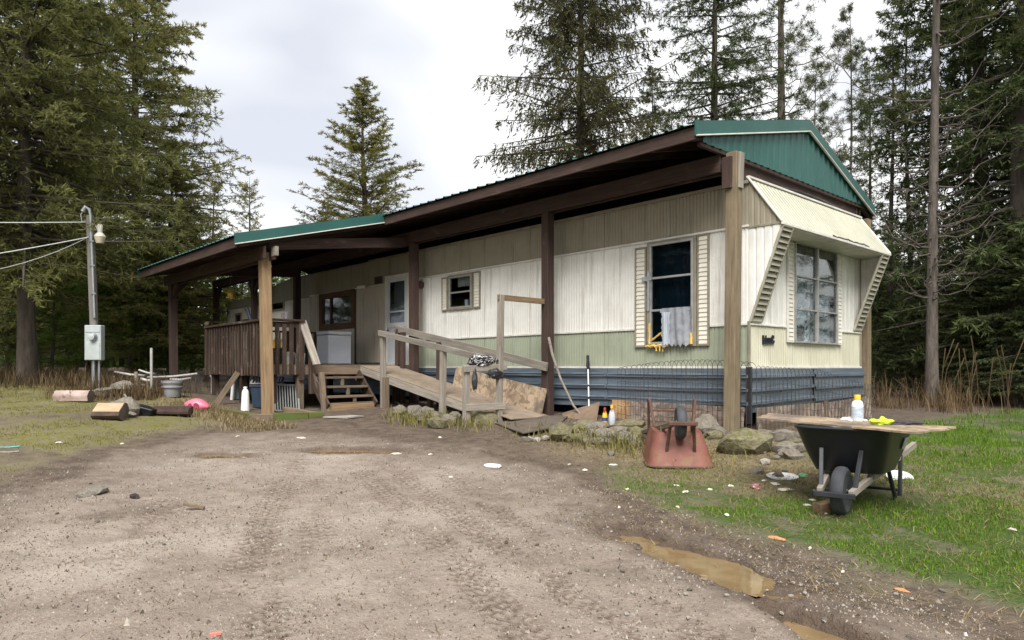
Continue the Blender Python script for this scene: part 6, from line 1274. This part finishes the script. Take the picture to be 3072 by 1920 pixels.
# behind the roof and right
tree('spruce', 1375, 24, 20.5, 'weeping spruce with drooping boughs behind the roof'); tree('fir', 1690, 25, 19.5, 'tall dark open fir behind the green gable', rz=1.2); tree('fir', 1545, 29, 13.0, 'shorter fir between the weeping spruce and tall dark fir')
tree('pine', 1842, 27, 22, 'tall open pine with bare straight trunk behind the gable', name='pine_tree'); tree('pine2', 2000, 29, 15.5, 'slender pine with tufted top right of the gable', name='pine_tree'); tree('pine2', 1930, 33, 15, 'slender pine half hidden behind the gable ridge', name='pine_tree')
tree('stem', 2212, 14.6, 19, 'bare grey pine trunk with dead twigs at the forest edge', name='pine_tree', rz=1.57)
tree('thin', 2108, 20, 11.5, 'thin half dead fir next to the louvred strut'); tree('thin', 2150, 22, 13, 'thin half dead fir between the bare pine and its twin'); tree('thin', 2050, 25, 12, 'thin half dead fir behind the eave corner')
tree('dark', 2420, 15.5, 17, 'massive dark fir filling the forest edge'); tree('dark', 2325, 18.5, 17, 'tall dark fir just behind the bare pine trunk', rz=2); tree('dark', 2560, 17, 16, 'dark fir beside the massive dark fir'); tree('thin', 2290, 22, 15, 'dark fir deep between the bare pine and massive fir')
GR = 'firs in the right backdrop'
for px, D, H, k in ((2175, 27, 7.5, 'dark'), (2235, 36, 8, 'fir'), (2100, 33, 7.5, 'dark'), (2450, 27, 13, 'dark'), (2330, 40, 10, 'dark'), (2060, 38, 7.5, 'dark'), (2000, 42, 8, 'dark')): tree(k, px, D, H, 'dark fir in the dim forest backdrop', GR)
GS = 'young dark firs at the forest edge'
for px, D, H in ((2300, 15.6, 3.6), (2390, 14.6, 4.2), (2175, 17.5, 3.4), (2110, 17.5, 2.6), (2460, 14.0, 4.5), (2240, 17, 3.4), (2075, 20, 3.4)): tree('dark', px, D, H, 'young dark fir under the tall forest firs', GS, wide=1.5)
# woods on the far side of the clearing, behind the viewer, as the dark window panes show
GV = 'firs on the near side of the clearing'
for k in range(9):
    a = R(-150+k*26); x, y = 3+21*math.cos(a), -8+19*math.sin(a); o = bpy.data.objects.new('fir_tree', None); link(o, Matrix.Translation((x, y, gz(x, y))) @ Matrix.Rotation(k*1.7, 4, 'Z')); tag(o, 'fir across the clearing facing the home', 'tree', GV); tr, cr_, H0 = KD['dark']; link(bpy.data.objects.new('trunk', tr), WM[o], o); link(bpy.data.objects.new('crown', cr_), WM[o], o)
for k, (a, rr_) in enumerate(((196, 20), (204, 19), (212, 20), (86, 18))):
    x, y = CX+rr_*math.cos(R(a)), CY+rr_*math.sin(R(a)); o = bpy.data.objects.new('fir_tree', None); link(o, Matrix.Translation((x, y, gz(x, y))) @ Matrix.Rotation(k*1.3, 4, 'Z')); tag(o, 'fir across the clearing facing the home', 'tree', GV); tr, cr_, H0 = KD['dark']; link(bpy.data.objects.new('trunk', tr), WM[o], o); link(bpy.data.objects.new('crown', cr_), WM[o], o)
# ------------------------------------------------------------------ grass, straw and brush
def blades(n, xr, yr, wfun, hmin, hmax, wd, name, mat, label, cat, lay=0, seed=0, curl=.5):
    r = np.random.default_rng(seed); x = r.uniform(*xr, n*4); y = r.uniform(*yr, n*4); keep = r.random(n*4) < wfun(x, y); x, y = x[keep][:n], y[keep][:n]; n = len(x); z = ground_z(x, y)-.004
    a = r.random(n)*6.283; h = r.uniform(hmin, hmax, n)*(.6+.6*r.random(n)); ld = np.stack([np.cos(a), np.sin(a), 0*a], -1); up = np.array([0, 0, 1.]); P = np.stack([x, y, z], -1); sd_ = np.stack([-np.sin(a+r.normal(0, .5, n)), np.cos(a), 0*a], -1)*wd*r.uniform(.6, 1.3, n)[:, None]
    if lay: mid = P+ld*(h*.5)[:, None]+up*(r.uniform(.008, .035, n))[:, None]; tip = P+ld*h[:, None]+up*r.uniform(.002, .03, n)[:, None]
    else: mid = P+up*(h*.6)[:, None]+ld*(h*.18*curl)[:, None]; tip = P+up*(h*.95)[:, None]+ld*(h*r.uniform(.2, .9, n)*curl)[:, None]
    V = np.stack([P-sd_, P+sd_, mid+sd_*.7, mid-sd_*.7, tip], 1); V = V.reshape(-1, 3); i = np.arange(n)*5
    f = np.concatenate([np.stack([i, i+1, i+2], -1), np.stack([i, i+2, i+3], -1), np.stack([i+3, i+2, i+4], -1)]); me = mesh_np(name, V, f); me.materials.append(mat)
    me.attributes.new('tint', 'FLOAT', 'POINT').data.foreach_set('value', np.repeat(np.clip(r.normal(.5, .24, n), 0, 1), 5).astype(np.float32)); o = bpy.data.objects.new(name, me); link(o, Matrix.Identity(4)); return tag(o, label, cat, kind='stuff')
L_grass = leaf_mat('lawn_blades', (.065, .120, .014), (.115, .215, .022), (.21, .28, .055), .3); L_moss = leaf_mat('mossy_blades', (.085, .085, .022), (.15, .14, .04), (.26, .22, .09), .3); L_straw = leaf_mat('dry_straw', (.12, .09, .05), (.22, .175, .10), (.36, .30, .19), .2); L_brush = leaf_mat('dry_brush', (.055, .038, .022), (.12, .085, .05), (.24, .18, .11), .15)
blades(120000, (-.5, 7.5), (-5, 4), lambda x, y: (zones(x, y)[0]*sst(fbm(x*1.7+5, y*1.7, 4, .6), -.35, .15))*np.exp(-np.hypot(x-4.6, y+8.4)/7)*1.6, .010, .046, .0034, 'lawn_grass', L_grass, 'short bright green grass round the black wheelbarrow', 'grass', seed=1)
blades(22000, (1, 14), (0, 9), lambda x, y: zones(x, y)[0]*.5*sst(fbm(x*1.3+5, y*1.3, 4, .6), -.3, .2), .03, .09, .006, 'rough_grass', L_grass, 'rough green grass reaching to the forest edge', 'grass', seed=2)
blades(55000, (-14, -3), (-11, -3.6), lambda x, y: zones(x, y)[3]*sst(fbm(x*2.1, y*2.1, 4, .6), -.35, .2)*.6, .008, .030, .004, 'mossy_lawn', L_moss, 'thin yellowish mossy lawn round the logs', 'grass', seed=3)
blades(34000, (-3, 7), (-4.6, 1), lambda x, y: np.clip(zones(x, y)[2]+.22*(zones(x, y)[1]*(x > .3))+.16*zones(x, y)[0], 0, 1), .05, .17, .0022, 'straw_litter', L_straw, 'dry straw litter strewn before the rocks', 'straw', lay=1, seed=4)
blades(5000, (-9, -5.2), (-5.2, -3.7), lambda x, y: np.exp(-((y+4.15)/.35)**2), .04, .13, .004, 'dry_tussocks', L_straw, 'dry pale grass tussocks before the timber kerb', 'grass', seed=5, curl=1.4)
def near_rocks(x, y): return np.exp(-((x+4.1)/.75)**2-((y+2.05)/.28)**2)+np.exp(-((x+.9)/.9)**2-((y+1.75)/.3)**2)*.8
blades(4500, (-5.5, 1), (-2.8, -1.2), near_rocks, .08, .22, .005, 'rock_tufts', leaf_mat('olive_tufts', (.10, .10, .03), (.20, .18, .06), (.34, .29, .13), .25), 'olive grass tufts among the rocks', 'grass', seed=6, curl=1.3)
blades(11000, (-16, -9), (-8, 0), lambda x, y: np.exp(-((y-(-4.6+(x+11)*-.1))/1.1)**2)*(x < -9.3)*sst(fbm(x*1.5, y*1.5, 3), -.2, .25), .08, .42, .006, 'dry_brush', L_brush, 'tall dry brown brush round the broken fence', 'brush', seed=7, curl=.7)
blades(14000, (-26, -12), (-14, -4), lambda x, y: .5+0*x, .1, .5, .008, 'forest_brush', L_brush, 'brown undergrowth below the left firs', 'brush', seed=8, curl=.7)
blades(9000, (-1, 8), (4.0, 12), lambda x, y: sst(y+fbm(x*.6, y*.6, 3)*2.2, 4.6, 5.8)*(1-sst(x, .1, 1.0)*.97)*sst(fbm(x*1.5, y*1.5, 3), -.2, .25), .12, .75, .005, 'bramble_brush', L_brush, 'tangled brown brush at the right forest edge', 'brush', seed=9, curl=.9)
for (xr, yr, nm, lb_, sd_) in (((-58, -36), (-14, 16), 'undergrowth', 'dim green undergrowth far behind the left trees', 21), ((-18, 12), (32, 54), 'undergrowth', 'dim green undergrowth far behind the right trees', 22)): blades(7000, xr, yr, lambda x, y: 1+0*x, .9, 2.1, .09, nm, L_dark, lb_, 'undergrowth', seed=sd_, curl=.8)
def grit(n, seed):
    r = np.random.default_rng(seed); x = r.uniform(-4.5, 4, n*3); y = r.uniform(-8, -3.2, n*3); w_ = (sdf(x, y, DRIVE) < .5)*np.clip(np.exp(-(np.hypot(x-4.6, y+8.4)-3)/3.2), 0, 1)*(.35+.65*sst(fbm(x*2.3, y*2.3, 3), -.2, .25))
    for i in range(len(PUD)): w_ = w_*(pudr(x, y, i) > 1.05)
    k = r.random(n*3) < w_; x, y = x[k][:n], y[k][:n]; n = len(x); z = ground_z(x, y); s = r.gamma(2.0, .0016, n)+.0022; P = np.stack([x, y, z+s*.25], -1)
    T = np.array([[1, 0, -.5], [-.5, .87, -.5], [-.5, -.87, -.5], [0, 0, .8]]); V = P[:, None]+(T[None]+r.normal(0, .25, (n, 4, 3)))*s[:, None, None]; i = np.arange(n)*4
    f = np.concatenate([np.stack([i+a, i+b_, i+c], -1) for a, b_, c in ((0, 1, 3), (1, 2, 3), (2, 0, 3))]); me = mesh_np('gravel', V.reshape(-1, 3), f); me.materials.append(M_grit); me.attributes.new('tint', 'FLOAT', 'POINT').data.foreach_set('value', np.repeat(r.random(n), 4).astype(np.float32)); o = bpy.data.objects.new('gravel', me); link(o, Matrix.Identity(4)); tag(o, 'fine loose gravel and grit on the dirt drive', 'gravel', kind='stuff')
M_grit = leaf_mat('grit', (.07, .055, .045), (.22, .185, .155), (.42, .38, .33), .0); grit(45000, 31)
blades(2600, (-4.5, 3.6), (-8, -3), lambda x, y: (sdf(x, y, DRIVE) < .3)*.8, .03, .13, .0022, 'twig_litter', L_brush, 'thin dark twigs and needles scattered on the dirt drive', 'twigs', lay=1, seed=32)
mb = MB()
for k in range(16):
    p = at_(0, 0, 12.6+random.random()*1.2)+Rv*((2310+random.uniform(-60, 70)-1210)/1650*13); z = gz(p.x, p.y); ln = random.uniform(.7, 1.5); a = random.uniform(-.5, .5); mb.tube([(p.x, p.y, z), (p.x+.2*a*Rv.x*ln, p.y+.2*a*Rv.y*ln, z+ln*.6), (p.x+.55*a*Rv.x*ln, p.y+.55*a*Rv.y*ln, z+ln)], [.007, .006, .012], 4)
tag(mb.build('dry_stalks', MATS['dry_straw'], None, fix=False), 'thin dry weed stalks before the dark forest', 'weeds', kind='stuff')
